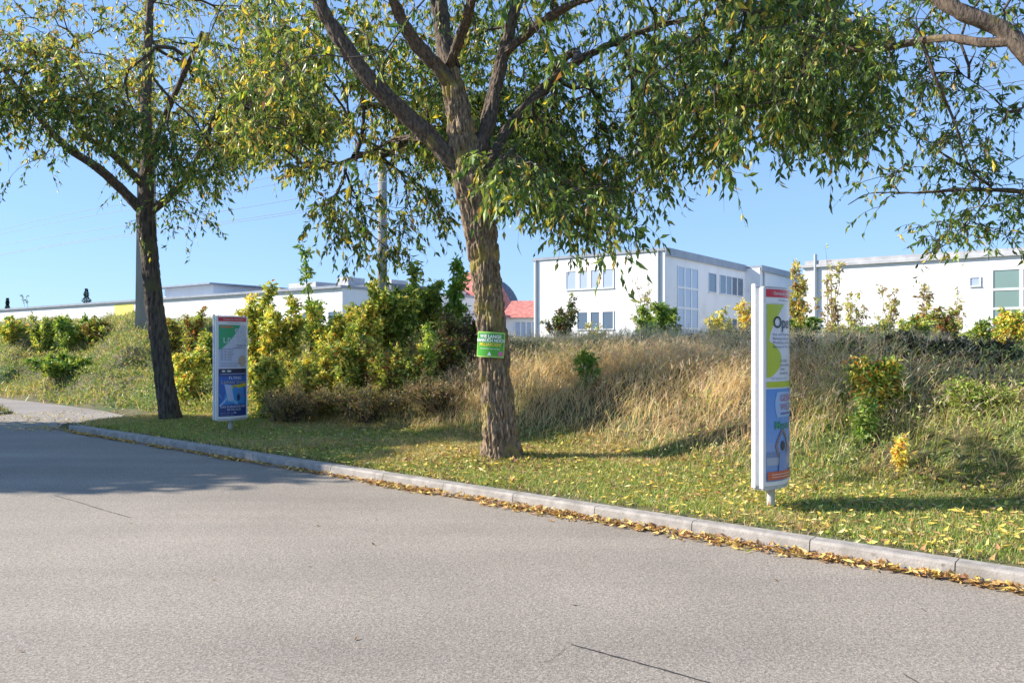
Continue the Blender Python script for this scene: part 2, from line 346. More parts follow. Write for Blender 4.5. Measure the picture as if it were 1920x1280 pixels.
# tall dry grass on the bank
m = MB()
dd = lambda s, n: sstep(bank_n0(s)-.1, bank_n0(s)+.8, n)*(.25+1.1*fbm(s*.7, n*.7, seed=31))*(1-sstep(10.2, 12.2, s+.35*n))*(1-.75*sstep(8.5, 10.5, n))*(1+.7*(1-sstep(-3, -1, s))*(1-sstep(4, 5, n)))*(1-.6*sstep(4.3, 5.3, n)*(1-sstep(-2.6, -.6, s)))
s, n, P = scatter_sn(105000, -12, 10.5, 2.3, 12.5, dd)
k = fbm(s*.5, n*.6, seed=33); rightg = 1-sstep(-3.6, -1.6, s); h = (.16+.46*sstep(bank_n0(s), bank_n0(s)+1.7, n))*RNG.uniform(.55, 1.1, len(s))*(.75+.5*k)*(1-.38*rightg)
pg = (.08+.30*rightg+.35*(k > .60)-.1*(k < .4))[:, None]
drycol = pick(len(s), [(np.array([.95, .71, .41]), 4), (np.array([.88, .62, .38]), 3), (np.array([.50, .38, .26]), 1.0), (np.array([.76, .70, .42]), 1.6)])
C = jitter(np.where(RNG.random((len(s), 1)) < pg, pick(len(s), [(np.array([.30, .40, .10]), 2), (np.array([.50, .52, .17]), 2)]), drycol), .3)
az = RNG.normal(-.3, 1.4, len(s))
tip, dh = add_blades(m, P, h, RNG.uniform(.3, 1.5, len(s))+.25*rightg, .004+.0005*np.hypot(P[:, 0], P[:, 1]), C, 3, az)
# seed heads
k = (RNG.random(len(s)) < .42) & (h > .4)
for r in range(4):
    b = tip[k]-np.array([0, 0, 1])*RNG.uniform(0, .12, k.sum())[:, None]-dh[k]*.01
    add_blades(m, b, RNG.uniform(.04, .11, k.sum()), RNG.uniform(.4, 1.6, k.sum()), .011, jitter(pick(k.sum(), [(np.array([.86, .72, .56]), 3), (np.array([.64, .48, .38]), 2), (np.array([.88, .76, .54]), 1)]), .25), 1)
tag(m.build('tall_dry_grass', M['dry'], attr=True), 'tall straw coloured grass gone to seed all over the bank', 'grass', kind='stuff')
# green weeds mixed into the bank (right half and toe) and the crest
m = MB()
s, n, P = scatter_sn(95000, -12, 11, 2.2, 13, lambda s, n: sstep(bank_n0(s)-.2, bank_n0(s)+.5, n)*np.clip(.08+.42*(1-sstep(-3.4, -1.2, s))*(1-sstep(7, 9, n))+.75*(fbm(s*.6, n*.6, seed=41) > .60)+.6*sstep(6.5, 8, n), 0, 1))
hgt = RNG.uniform(0, .42, len(s))*(.4+fbm(s, n, seed=44)); P[:, 2] += hgt
crest_ = sstep(6.0, 7.5, n)[:, None]
C = np.where(RNG.random((len(s), 1)) < crest_*.75, pick(len(s), [(DKGREEN, 3), (np.array([.07, .085, .04]), 2), (BROWN*.6, 1.5)]), pick(len(s), [(np.array([.26, .36, .11]), 3), (np.array([.55, .58, .24]), 2), (OLIVE*1.4, 2), (YEL*1.1, .35), (TAN*1.3, .6)]))
add_leaves(m, P, RNG.normal(size=(len(s), 3))+np.array([0, 0, .5]), RNG.uniform(.03, .075, len(s)), RNG.uniform(.01, .028, len(s)), jitter(C))
tag(m.build('bank_weeds', M['leaf'], attr=True), 'low green weeds growing through the dry grass of the bank', 'weeds', kind='stuff')
# green cover of the left bank
m = MB()
s, n, P = scatter_sn(230000, 7.5, 48, 1.7, 15, lambda s, n: sstep(bank_n0(s)-.35, bank_n0(s)+.3, n+.5*(fbm(s*1.1, n*0, seed=50)-.5))*sstep(7.2, 9.8, s+.3*n)*(1-.6*sstep(25, 48, s))*(1-.5*sstep(10, 16, n))*np.where((s > KEND+.3) & (n < 2.85), 0, 1))
lum = fbm(s*.55, n*.8, seed=11, n=4); P[:, 2] += RNG.uniform(0, 1, len(s))*.30*(.3+fbm(s*.9, n*.9, seed=52))
k = fbm(s*.35, n*.5, seed=55)[:, None]; r = RNG.random((len(s), 1))
C = np.where(r < .25+.9*(k-.35), pick(len(s), [(np.array([.40, .36, .19]), 3), (TAN*1.15, 3), (np.array([.30, .34, .11]), 1.8), (ORANGE*.6, .2)]), pick(len(s), [(np.array([.17, .25, .06]), 3), (np.array([.27, .33, .09]), 3), (GREEN*1.2, 2), (YGREEN*.8, 1)]))
add_leaves(m, P, RNG.normal(size=(len(s), 3))+np.array([0, 0, .7]), RNG.uniform(.05, .12, len(s)), RNG.uniform(.018, .042, len(s)), jitter(C, .3))
s, n, P = scatter_sn(36000, 8, 46, 2.0, 15, lambda s, n: sstep(bank_n0(s)-.2, bank_n0(s)+.5, n)*(.1+.9*(fbm(s*.35, n*.5, seed=55) > .45)))
add_blades(m, P, RNG.uniform(.15, .55, len(s)), RNG.uniform(.3, 1.1, len(s)), .02, jitter(pick(len(s), [(TAN*1.4, 2), (np.array([.48, .48, .18]), 2), (np.array([.32, .40, .12]), 2)]), .3), 2)
tag(m.build('bramble_cover', M['leaf'], attr=True), 'tangled green and straw ground cover on the left part of the bank', 'ground cover', kind='stuff')
# grass of the island beside the path
m = MB()
s, n, P = scatter_sn(16000, 16.5, 34, -.02, .78, lambda s, n: .3+fbm(s*.8, n, seed=61)); P[:, 2] += .02
add_blades(m, P, RNG.uniform(.04, .26, len(s))*(.4+fbm(s*.7, n*.1, seed=62)), RNG.uniform(.2, 1.1, len(s)), .016, jitter(pick(len(s), [(np.array([.13, .20, .04]), 2), (TAN*.7, 1.3), (BROWN, .7)]), .3), 2)
tag(m.build('island_grass', M['grass'], attr=True), 'ragged grass strip between the path and the road', 'grass', kind='stuff')
# fallen leaves on the verge
LIT = [(np.array([.68, .50, .09]), 4), (np.array([.62, .56, .14]), 2), (np.array([.52, .32, .12]), 2), (np.array([.34, .18, .08]), 1.5), (np.array([.70, .62, .28]), 1)]
def litter(mb, P, size, C, flat=.35):
    Dr = RNG.normal(size=(len(P), 3)); Dr[:, 2] *= flat; Dr = nrm(Dr); n = len(P)
    Nm = nrm(np.array([0, 0, 1.])+RNG.normal(size=(n, 3))*flat); Sd = nrm(np.cross(Dr, Nm)); Nm = np.cross(Sd, Dr)
    L = size[:, None]; W = L*RNG.uniform(.32, .5, (n, 1)); cu = RNG.uniform(-.1, .3, (n, 1))
    V = np.stack([P-Dr*L*.5, P+Sd*W*.5+Nm*W*.25*cu*3, P-Sd*W*.5+Nm*W*.25*cu*3, P-Nm*W*.06, P+Dr*L*.5+Nm*L*cu*.5], 1); V[..., 2] = np.maximum(V[..., 2], P[:, None, 2]-.004)
    b = np.arange(n)[:, None]*5
    f = np.concatenate([b+np.array([[0, 1, 3]]), b+np.array([[1, 4, 3]]), b+np.array([[0, 3, 2]]), b+np.array([[3, 4, 2]])])
    mb.add(V.reshape(-1, 3), [f], np.repeat(C, 5, 0))
m = MB()
s, n, P = scatter_sn(34000, -8, 11.5, .16, 4.4, lambda s, n: (1-sstep(bank_n0(s), bank_n0(s)+1.2, n))*(.10+1.0*(fbm(s*.9, n*.9, seed=71)-.25))*(1-.65*sstep(4.5, 8.5, s))*(.55+.45*(1-sstep(-6, 0, s)*0)))
P[:, 2] += RNG.uniform(.015, .055, len(s)); litter(m, P, RNG.uniform(.045, .10, len(s)), jitter(pick(len(s), LIT)), .4)
q = RNG.normal(0, .75, (1500, 2)); x, y = -.1+q[:, 0], 10.35+q[:, 1]; s, n = xy2sn(x, y); k = n > .18; x, y = x[k], y[k]; litter(m, np.stack([x, y, gz(x, y)+RNG.uniform(.01, .05, len(x))], 1), RNG.uniform(.04, .10, len(x)), jitter(pick(len(x), LIT+[(BROWN*1.2, 7)])), .4)
s, n, P = scatter_sn(1500, 8, 16.5, .1, 3.2, lambda s, n: .6*np.where(s > 11, 1, .5)); P[:, 2] += .03; litter(m, P, RNG.uniform(.045, .09, len(s)), jitter(pick(len(s), LIT)), .4)
tag(m.build('fallen_leaves', M['litter'], attr=True), 'scattered yellow and brown fallen leaves lying in the verge grass', 'fallen leaves', kind='stuff')
# leaves gathered in the gutter
m = MB()
ss = RNG.uniform(-8, 11.5, 10000); clump = fbm(ss*1.5, ss*0, seed=81, n=4)
wdt = (.045+.20*np.clip(clump-.15, 0, 1))*(1-.45*sstep(-1, 4, ss)); nn = -np.abs(RNG.normal(0, 1, len(ss)))*wdt*.55-.015
keep = (nn > -.45) & (RNG.random(len(ss)) < (.10+1.4*np.clip(clump-.2, 0, 1)+.35*(ss < -3))*(1-.55*sstep(1.0, 6, ss))); ss, nn = ss[keep], nn[keep]; x, y = sn2xy(ss, nn)
pile = np.maximum(0, .045*(1+nn/.22))
P = np.stack([x, y, .008+RNG.random(len(ss))*pile*(1.2-.6*sstep(0, 5, ss))], 1)
litter(m, P, RNG.uniform(.045, .095, len(ss)), jitter(pick(len(ss), [(np.array([.68, .47, .15]), 3), (np.array([.54, .32, .13]), 3), (np.array([.34, .19, .09]), 1.8), (np.array([.70, .54, .16]), 1.6)])), .45)
x = RNG.uniform(-8, 7, 90); y = RNG.uniform(3.5, 12, 90); q = xy2sn(x, y)[1] < -.3; x, y = x[q], y[q]
litter(m, np.stack([x, y, np.full(len(x), .007)], 1), RNG.uniform(.02, .05, len(x)), jitter(pick(len(x), [(BROWN, 2), (np.array([.35, .25, .12]), 1)])), .2)
s, n = RNG.uniform(11.9, 16.5, 420), RNG.uniform(-.7, 1.6, 420); x, y = sn2xy(s, n); litter(m, np.stack([x, y, np.full(len(x), .012)], 1), RNG.uniform(.04, .08, len(x)), jitter(pick(len(x), LIT)), .25)
s, n = RNG.normal(11.9, .35, 160), RNG.normal(-.05, .22, 160); x, y = sn2xy(s, n); litter(m, np.stack([x, y, np.full(len(x), .02)], 1), RNG.uniform(.04, .08, len(x)), jitter(pick(len(x), LIT)), .3)
tag(m.build('gutter_leaves', M['litter'], attr=True), 'drift of orange brown leaves gathered in the gutter along the kerb', 'fallen leaves', kind='stuff')

# ------------------------------------------------------------------ trees
def px(u, v, Yd): return np.array([(u-960)/F*Yd, Yd, EYE+(HZ-v)/F*Yd])
def smooth_path(pts, rad, step=.08):
    pts = np.array(pts, float); rad = np.array(rad, float); L = np.r_[0, np.cumsum(np.linalg.norm(np.diff(pts, axis=0), axis=1))]
    n = max(4, int(L[-1]/step)); t = np.linspace(0, L[-1], n)
    # Catmull-Rom like smoothing through cubic interpolation by finite tangents
    out = np.zeros((n, 3)); rr = np.interp(t, L, rad); T = np.gradient(pts, L, axis=0)
    for i, tt in enumerate(t):
        k = min(max(np.searchsorted(L, tt)-1, 0), len(L)-2); h = L[k+1]-L[k]; a = (tt-L[k])/h
        out[i] = (2*a**3-3*a**2+1)*pts[k]+(a**3-2*a**2+a)*h*T[k]+(-2*a**3+3*a**2)*pts[k+1]+(a**3-a**2)*h*T[k+1]
    return out, rr
def bark_tube(mb, pts, rad, sides, amp, seed, flare=0, step=.035):
    P, R = smooth_path(pts, rad, step); T = nrm(np.gradient(P, axis=0)); up = np.array([0, 1., 0])
    A = nrm(np.cross(T, up)); B = np.cross(T, A); th = np.linspace(0, 2*np.pi, sides, endpoint=False)
    L = np.r_[0, np.cumsum(np.linalg.norm(np.diff(P, axis=0), axis=1))]
    TH, LL = np.meshgrid(th, L); RR = np.repeat(R[:, None], sides, 1); k = 13*np.maximum(RR, .05)
    cx, cy = np.cos(TH+.25*np.sin(LL*1.7)), np.sin(TH+.25*np.sin(LL*1.7))
    f = np.abs(fbm(cx*k*1.5+9, cy*k*1.5+9, LL*4.2, seed=seed, n=3)-.5)*2; f2 = fbm(cx*k*3, cy*k*3, LL*14, seed=seed+5, n=2)-.5
    g = fbm(cx*1.2+3, cy*1.2, LL*.9, seed=seed+9, n=2)-.5
    disp = (1-np.clip(f*2.6, 0, 1))*-amp+amp*.45*f2+g*RR*.22
    if flare: disp = disp+flare*np.exp(-LL/.16)*(.55+.75*np.cos(TH*5+1)*.6+.4)
    V = P[:, None]+(RR+disp)[..., None]*(np.cos(TH)[..., None]*A[:, None]+np.sin(TH)[..., None]*B[:, None])
    n = len(P); i = np.arange(n-1)[:, None]*sides; j = np.arange(sides)[None]; kk = (j+1) % sides
    mb.add(V.reshape(-1, 3), [np.stack([i+j, i+kk, i+sides+kk, i+sides+j], -1).reshape(-1, 4)])
    return P, R
def grow(skel, targets, centre, step=.2, arch=.12):
    """joins every target to the nearest branch already there; returns list of new branches (points, radii)"""
    nodes = [p for P in skel for p in P[::3]]; dirs = [d for P in skel for d in nrm(np.gradient(P, axis=0))[::3]]; n0 = len(nodes)
    par = list(range(n0)); paths = []
    NP = np.zeros((n0+len(targets)*14, 3)); NP[:n0] = nodes; cnt = n0; par = np.full(len(NP), -1); dep = np.zeros(len(NP))
    DR = np.zeros_like(NP); DR[:n0] = dirs
    order = np.argsort(np.min(np.linalg.norm(targets[:, None]-NP[None, :n0:4], axis=2), axis=1))
    for ti in order:
        t = targets[ti]; v = t-NP[:cnt]; d = np.linalg.norm(v, axis=1)
        cosang = np.einsum('ij,ij->i', v, DR[:cnt])/np.maximum(d, 1e-6)
        j = int(np.argmin(d*(1.25-.35*cosang)+.05*dep[:cnt])); dist = d[j]
        if dist < .08: continue
        k = min(12, max(2, int(dist/step))); p0 = NP[j]; mid = p0+DR[j]*dist*.35+(t-p0)*.25+np.array([0, 0, arch*dist])+RNG.normal(0, .05*dist, 3)
        tt = np.linspace(0, 1, k+1)[1:, None]; Q = (1-tt)**2*p0+2*tt*(1-tt)*mid+tt**2*t
        ids = [j]
        for q in Q:
            NP[cnt] = q; par[cnt] = ids[-1]; DR[cnt] = nrm(q-NP[ids[-1]]); dep[cnt] = dep[ids[-1]]+1; ids.append(cnt); cnt += 1
        paths.append(ids)
    load = np.zeros(cnt)
    for ids in paths: load[ids[-1]] += 1
    for i in range(cnt-1, n0-1, -1): load[par[i]] += load[i]
    return NP, load, paths, DR
def crown_leaves(mb, tmb, NP, paths, DR, dens, Lr, pal_fn, droop=1.0, twl=(.2, .5)):
    """hanging leafy twigs at and near the end of every branch"""
    starts, dirs = [], []
    for ids in paths:
        e = NP[ids[-1]]; k = RNG.integers(dens[0], dens[1]+1)
        for q in range(k):
            a = ids[-1-min(len(ids)-1, int(RNG.random()**1.7*4))]; starts.append(NP[a]); dirs.append(DR[a])
    S0 = np.array(starts); n = len(S0); d0 = nrm(np.array(dirs)*.8+RNG.normal(size=(n, 3))*.75); L = RNG.uniform(*twl, n)
    T0 = np.linspace(0, 1, 5); PT = S0[:, None]+d0[:, None]*(L[:, None]*T0)[..., None]; PT[..., 2] -= droop*(L[:, None]*T0**2)*.55
    for i in range(n): tmb.tube(PT[i], np.linspace(.0035, .0012, 5), 3, cap=False)
    nl = RNG.integers(6, 13, n); rep = np.repeat(np.arange(n), nl); t = RNG.uniform(.12, 1.0, len(rep))
    f = t*4; i0 = np.minimum(f.astype(int), 3); fr = (f-i0)[:, None]; P = PT[rep, i0]*(1-fr)+PT[rep, i0+1]*fr
    Dr = d0[rep]*.35+RNG.normal(size=(len(rep), 3))*.48+np.array([0, 0, -.85*droop])
    LL = RNG.uniform(*Lr, len(rep))*RNG.uniform(.6, 1.15, len(rep)); C = pal_fn(P, rep, n)
    add_leaves(mb, P, Dr, LL, LL*RNG.uniform(.29, .42, len(rep)), C, .22)
def pal_fn_factory(yel, seed, lightfn=None):
    def fn(P, rep, n):
        y = (yel(P) if callable(yel) else np.full(len(P), yel))+.35*(fbm(P[:, 0]*.9, P[:, 1]*.9, P[:, 2]*.9, seed=seed)-.5)
        r = RNG.random(len(P))+.25*RNG.random(n)[rep]-.12
        g = pick(len(P), [(np.array([.095, .17, .035]), 3), (np.array([.14, .23, .045]), 3), (np.array([.065, .12, .03]), 2), (np.array([.22, .31, .06]), 1.3)])
        yy = pick(len(P), [(YGREEN*.95, 3.2), (np.array([.62, .50, .07]), 2), (np.array([.55, .36, .12]), .5), (np.array([.30, .16, .06]), .4)])
        return jitter(np.where((r < y)[:, None], yy, g), .28)
    return fn
def make_tree(root, trunk_paths, targets, sides, amp, flare, seed, leafkw, barkm, r0=.0042, rexp=.47, rmax=.075):
    tm = MB(); sk = []; limbs = []
    for i, (pts, rad) in enumerate(trunk_paths):
        tgt = tm
        if i: tgt = MB(); limbs.append(tgt)
        P, R = bark_tube(tgt, pts, rad, sides if i == 0 else max(12, int(sides*.45)), amp if i == 0 else amp*.55, seed+i*3, flare if i == 0 else 0, .018 if i == 0 else .03); sk.append(P if i else P[int(len(P)*.8):])
    NP, load, paths, DR = grow(sk, targets, None)
    bm_ = MB(); lm = MB()
    for ids in paths:
        P = NP[ids]; R = np.minimum(rmax, r0*np.maximum(load[ids], 1)**rexp); R[0] = R[1] if len(R) > 1 else R[0]
        if len(P) < 3: P = np.array([P[0], (P[0]+P[-1])/2, P[-1]]); R = np.array([R[0], R[-1], R[-1]])
        bm_.tube(P, R, 6 if R[0] > .012 else 4, cap=False)
    crown_leaves(lm, bm_, NP, paths, DR, **leafkw)
    base = np.array(root.location)
    for mb in [tm, bm_, lm]+limbs: mb.V = [v-base for v in mb.V]
    for lb in limbs: lb.build('limb', M['shaded_limb_bark'], root, smooth=True)
    tm.build('trunk', barkm, root, smooth=True); bm_.build('branches', M['twig'], root, smooth=True); lm.build('crown', M['leaf'], root, attr=True)
def sample_crown(n, cx, cy, rx, ry, zb_fn, ztop, rise, inner=.0, hollow=.35, seedn=90, gap=.40):
    out = []
    tot = 0
    while tot < n:
        x = RNG.uniform(cx-rx, cx+rx, 4000); y = RNG.uniform(cy-ry, cy+ry, 4000); rr = ((x-cx)/rx)**2+((y-cy)/ry)**2
        zb = zb_fn(x, y)+rise*(y-cy)**2; zt = ztop-(ztop-zb-.6)*rr**1.5; z = zb+(zt-zb)*RNG.random(4000)**1.25
        ok = (rr < 1) & (zt > zb+.3) & (fbm(x*.9, y*.9, z*.9, seed=seedn, n=2) > gap) & ((rr > .08) | (RNG.random(4000) < .4))
        # lower rim carries more of the foliage than the inside of the crown
        ok &= (RNG.random(4000) < hollow+.65*np.exp(-(z-zb)/.9)+.5*(rr > .6))
        out.append(np.stack([x, y, z], 1)[ok]); tot += ok.sum()
    return np.concatenate(out)[:n]
KX = 1/math.tan(SUN_EL)
def sun_gap(tg, zones, zref):
    k = KX*(tg[:, 2]-zref); gx = tg[:, 0]+k*.997; gy = tg[:, 1]-k*.08; keep = np.ones(len(tg), bool)
    for (x0, x1, y0, y1, p) in zones: keep &= ~((gx > x0) & (gx < x1) & (gy > y0) & (gy < y1) & (RNG.random(len(tg)) < p))
    return tg[keep]
# --- middle tree
TY = 10.6
def zb_mid(x, y):
    u = 960+x/y*F
    v = np.interp(u, [400, 440, 480, 520, 560, 600, 640, 700, 730, 770, 830, 880, 940, 1000, 1070, 1150, 1200, 1250, 1300, 1400, 1500, 1600, 1660],
                     [250, 300, 320, 335, 395, 385, 455, 500, 480, 420, 440, 340, 330, 370, 440, 440, 350, 290, 260, 235, 250, 265, 150])
    return EYE+(HZ-v)/F*y+.12+.16*np.maximum(0, TY-y)
tr = empty('street_tree', (*px(942, 0, TY)[:2], float(gz(px(942, 0, TY)[0], TY))), 'thick leaning tree with furrowed mossy bark and a green campaign board on its trunk', 'tree', 'street trees on the verge')
g0 = float(gz(px(942, 0, TY)[0], TY))
def pz(u, Yd, z): p = px(u, 0, Yd); return np.array([p[0], p[1], z])
trunk = ([pz(943, TY, g0-.12), pz(941, TY, g0+.05), px(936, 785, TY), px(929, 700, TY), px(921, 610, TY), px(909, 500, TY), px(895, 400, TY), px(879, 320, TY), px(868, 268, TY), px(862, 225, TY), px(852, 170, TY), px(845, 130, TY)],
         [.285, .262, .232, .222, .215, .216, .232, .240, .215, .19, .165, .14])
L1 = ([px(866, 318, TY), px(836, 288, TY-.02), px(780, 232, TY-.08), px(700, 158, TY-.25), px(650, 92, TY-.35), px(612, 30, TY-.4), px(575, -60, TY-.5), px(520, -160, TY-.6)], [.15, .135, .125, .118, .105, .095, .08, .06])
L2 = ([px(845, 130, TY), px(832, 80, TY+.1), px(826, 20, TY+.2), px(815, -80, TY+.4), px(800, -220, TY+.5)], [.14, .13, .125, .10, .07])
L2b = ([px(850, 165, TY), px(818, 122, TY-.15), px(782, 85, TY-.3), px(752, 35, TY-.5), px(725, -40, TY-.8), px(700, -150, TY-1)], [.12, .105, .095, .085, .07, .05])
L3 = ([px(893, 300, TY), px(912, 240, TY+.15), px(928, 170, TY+.3), px(945, 100, TY+.4), px(965, 20, TY+.4), px(1000, -80, TY+.4), px(1060, -200, TY+.2)], [.12, .112, .10, .095, .085, .07, .05])
L4 = ([px(905, 330, TY+.1), px(960, 230, TY+1), px(1060, 130, TY+1.4), px(1200, 60, TY+1.3), px(1350, 20, TY+.8)], [.09, .08, .07, .05, .035])
L5 = ([px(945, 100, TY+.4), px(1050, 20, TY-.4), px(1200, -20, TY-1.2), px(1380, 10, TY-1.6), px(1500, 60, TY-1.8)], [.07, .06, .05, .04, .03])
L6 = ([px(840, 130, TY), px(880, 20, TY-.9), px(900, -80, TY-1.8), px(930, -200, TY-2.6)], [.08, .07, .055, .04])
tg = sample_crown(5200, .30, TY+1.0, 4.6, 4.3, zb_mid, 9.4, .05, seedn=91, gap=.38)
uu = 960+tg[:, 0]/tg[:, 1]*F; tg = tg[(uu < 1080) | (RNG.random(len(tg)) < np.where(uu > 1250, .38, .50))]
uu = 960+tg[:, 0]/tg[:, 1]*F; vv = HZ-(tg[:, 2]-EYE)/tg[:, 1]*F
front = (tg[:, 1] < TY+.1) & (uu > 560) & (uu < 1000) & (vv > -60); tg = tg[~front | (RNG.random(len(tg)) < .15)]
tg = tg[tg[:, 1] > 7.3]
tg = sun_gap(tg, [(.2, 5.2, 8.8, 15.2, .97), (5.2, 7.2, 7.5, 10.4, .9), (0, 8.5, 4, 8.8, .93)], .9)
low = []          # drooping sprays seen in the photograph
edge_u = RNG.uniform(880, 1660, 34)
for u in edge_u:
    v = np.interp(u, [880, 940, 1000, 1070, 1150, 1200, 1250, 1300, 1400, 1500, 1600, 1660], [340, 330, 370, 440, 440, 350, 290, 260, 235, 250, 265, 180])+RNG.uniform(-30, 35)
    yy = TY+RNG.uniform(-2.2, 1.6)
    for q in range(4): low.append(px(u+RNG.normal(0, 9), v-q*14, yy))
for u, v, n_, sp in [(600, 415, 9, 18), (640, 440, 10, 22), (700, 480, 16, 28), (745, 470, 10, 24), (690, 420, 16, 34), (840, 430, 10, 18), (780, 400, 9, 24), (1080, 440, 14, 26), (1160, 445, 10, 24), (1020, 400, 12, 24), (1365, 320, 4, 8), (1360, 280, 5, 12), (1545, 250, 9, 16), (1600, 240, 8, 18), (640, 120, 20, 60), (740, 220, 20, 60), (560, 200, 24, 60), (640, 60, 24, 70), (480, 120, 20, 50), (520, 60, 16, 50), (680, 300, 16, 50), (1480, 225, 12, 30), (470, 300, 10, 20), (500, 250, 14, 30), (1230, 360, 8, 18), (1290, 290, 10, 26), (960, 370, 14, 30), (560, 330, 14, 26), (450, 230, 10, 26)]:
    for q in range(n_):
        yy = TY+(3.0 if u < 860 else .5)+RNG.normal(0, .45) if u < 1300 else TY-1.2+RNG.normal(0, .4); low.append(px(u+RNG.normal(0, sp), v+RNG.normal(0, sp)-25, yy))
tg = np.concatenate([tg, np.array(low)])
uu = 960+tg[:, 0]/tg[:, 1]*F; vv = HZ-(tg[:, 2]-EYE)/tg[:, 1]*F
tg = tg[~((abs(uu-718) < 26) & (vv > 325) & (vv < 450) & (RNG.random(len(tg)) < .85))]; print('mid targets', len(tg))
yel_mid = lambda P: .20+.26*sstep(0.2, -3.2, P[:, 0])+.06*sstep(3.5, 2.6, P[:, 2])
L7 = ([px(862, 290, TY+.1), px(800, 262, TY+.9), px(740, 262, TY+1.9), px(680, 290, TY+2.6), px(620, 310, TY+3.0)], [.08, .06, .045, .03, .015])
make_tree(tr, [trunk, L1, L2, L2b, L3, L4, L5, L6, L7], tg, 150, .05, .10, 101, dict(dens=(3, 4), Lr=(.10, .165), pal_fn=pal_fn_factory(yel_mid, 7), droop=1.15), M['bark'])
# --- left tree
LY = 16.1
def zb_left(x, y):
    u = 960+x/y*F
    v = np.interp(u, [-200, -60, 0, 40, 80, 150, 200, 240, 270, 310, 360, 400, 440, 470], [300, 310, 330, 310, 300, 320, 330, 350, 330, 420, 400, 415, 360, 300])
    return EYE+(HZ-v)/F*y+.5
x0 = px(320, 0, LY)[0]; g1 = float(gz(x0, LY))
tl = empty('street_tree', (x0, LY, g1), 'slimmer dark shaded tree leaning left beside the left poster stand', 'tree', 'street trees on the verge')
trunk = ([pz(322, LY, g1-.12), pz(320, LY, g1+.05), px(312, 730, LY), px(303, 660, LY), px(291, 580, LY), px(282, 500, LY), px(275, 430, LY), px(272, 392, LY)], [.24, .215, .195, .185, .18, .175, .18, .17])
LA = ([px(272, 400, LY), px(256, 385, LY-.05), px(225, 352, LY-.1), px(180, 312, LY-.3), px(130, 280, LY-.4), px(90, 240, LY-.6), px(50, 190, LY-.8), px(0, 120, LY-1)], [.12, .11, .10, .09, .08, .065, .05, .04])
LB = ([px(272, 392, LY), px(275, 340, LY), px(276, 280, LY+.1), px(273, 220, LY+.1), px(276, 140, LY+.2), px(280, 40, LY+.2), px(285, -80, LY)], [.16, .135, .125, .115, .10, .08, .05])
LC = ([px(280, 400, LY), px(298, 385, LY), px(322, 366, LY), px(350, 335, LY+.1), px(372, 292, LY+.2), px(390, 250, LY+.2), px(420, 180, LY)], [.09, .085, .08, .07, .06, .05, .03])
LD = ([px(272, 350, LY), px(245, 322, LY-.3), px(205, 285, LY-.7), px(160, 255, LY-1.1), px(110, 190, LY-1.6)], [.09, .08, .07, .055, .04])
LE = ([px(274, 330, LY), px(300, 240, LY-.8), px(340, 150, LY-1.5), px(380, 60, LY-1.9)], [.08, .065, .05, .035])
LF = ([px(274, 340, LY), px(240, 260, LY+1), px(180, 180, LY+1.8), px(120, 90, LY+2.2)], [.08, .065, .05, .035])
tg = sample_crown(3700, -7.9, LY+.2, 4.1, 3.6, zb_left, 10.2, .03, seedn=131, gap=.33)
tg = sun_gap(tg, [(-5.6, -.5, 13.6, 19.6, .93), (-.5, 5.5, 11, 15.4, .95)], 2.1)
low = []
for u, v, n_, sp in [(400, 425, 10, 18), (340, 415, 10, 18), (430, 370, 8, 16), (310, 430, 6, 10), (240, 345, 10, 18), (20, 345, 6, 14), (60, 300, 14, 26), (120, 290, 14, 30), (180, 320, 10, 18), (420, 310, 9, 18), (300, 370, 10, 16), (240, 430, 2, 3)]:
    for q in range(n_): low.append(px(u+RNG.normal(0, sp), v+RNG.normal(0, sp*.8)-15, LY+RNG.normal(0, .7)))
tg = np.concatenate([tg, sun_gap(np.array(low), [(-5.6, 5.5, 13.6, 19.5, .75)], 2.1)])
yel_left = lambda P: .20+.50*sstep(4.8, 6.8, P[:, 2])
make_tree(tl, [trunk, LA, LB, LC, LD, LE, LF], tg, 56, .022, .04, 151, dict(dens=(3, 4), Lr=(.095, .155), pal_fn=pal_fn_factory(yel_left, 17), droop=1.0, twl=(.25, .6)), M['dark_bark'])
# --- right tree, its trunk outside the frame, limbs reaching in
RX, RY = 6.6, 5.2; g2 = float(gz(RX, RY))
trr = empty('street_tree', (RX, RY, g2), 'tree whose pale limb and thin bare looking branches reach in at the upper right', 'tree', 'street trees on the verge')
trunk = ([(RX, RY, g2-.1), (RX-.05, RY, g2+.6), (RX-.15, RY+.1, 1.9), (RX-.3, RY+.15, 2.75)], [.27, .23, .21, .2])
RA = ([(RX-.3, RY+.15, 2.7), (5.4, 5.7, 3.1), px(1930, 108, 6.1), px(1880, 55, 6.2), px(1800, 22, 6.3), px(1730, -30, 6.5), px(1650, -160, 6.8)], [.15, .11, .07, .066, .062, .058, .045])
RB = ([px(1900, 78, 6.15), px(1850, 80, 6.3), px(1780, 72, 6.6), px(1700, 82, 7.0), px(1640, 95, 7.2), px(1580, 85, 7.4), px(1500, 60, 7.6)], [.045, .042, .036, .032, .028, .022, .014])
RC = ([px(1728, 78, 6.85), px(1755, 150, 6.9), px(1790, 230, 7.0), px(1810, 290, 7.0), px(1830, 340, 7.1)], [.020, .018, .015, .011, .006])
RD = ([(RX-.3, RY+.15, 2.5), (5.6, 6.0, 2.9), px(1960, 362, 7.6), px(1880, 357, 7.7), px(1800, 357, 7.8), px(1700, 362, 7.9), px(1620, 366, 8.0), px(1590, 384, 8.0)], [.09, .06, .030, .025, .020, .013, .008, .004])
RE = ([px(1860, 350, 7.7), px(1800, 310, 7.7), px(1740, 270, 7.8), px(1690, 235, 7.8), px(1660, 200, 7.8)], [.016, .013, .010, .007, .004])
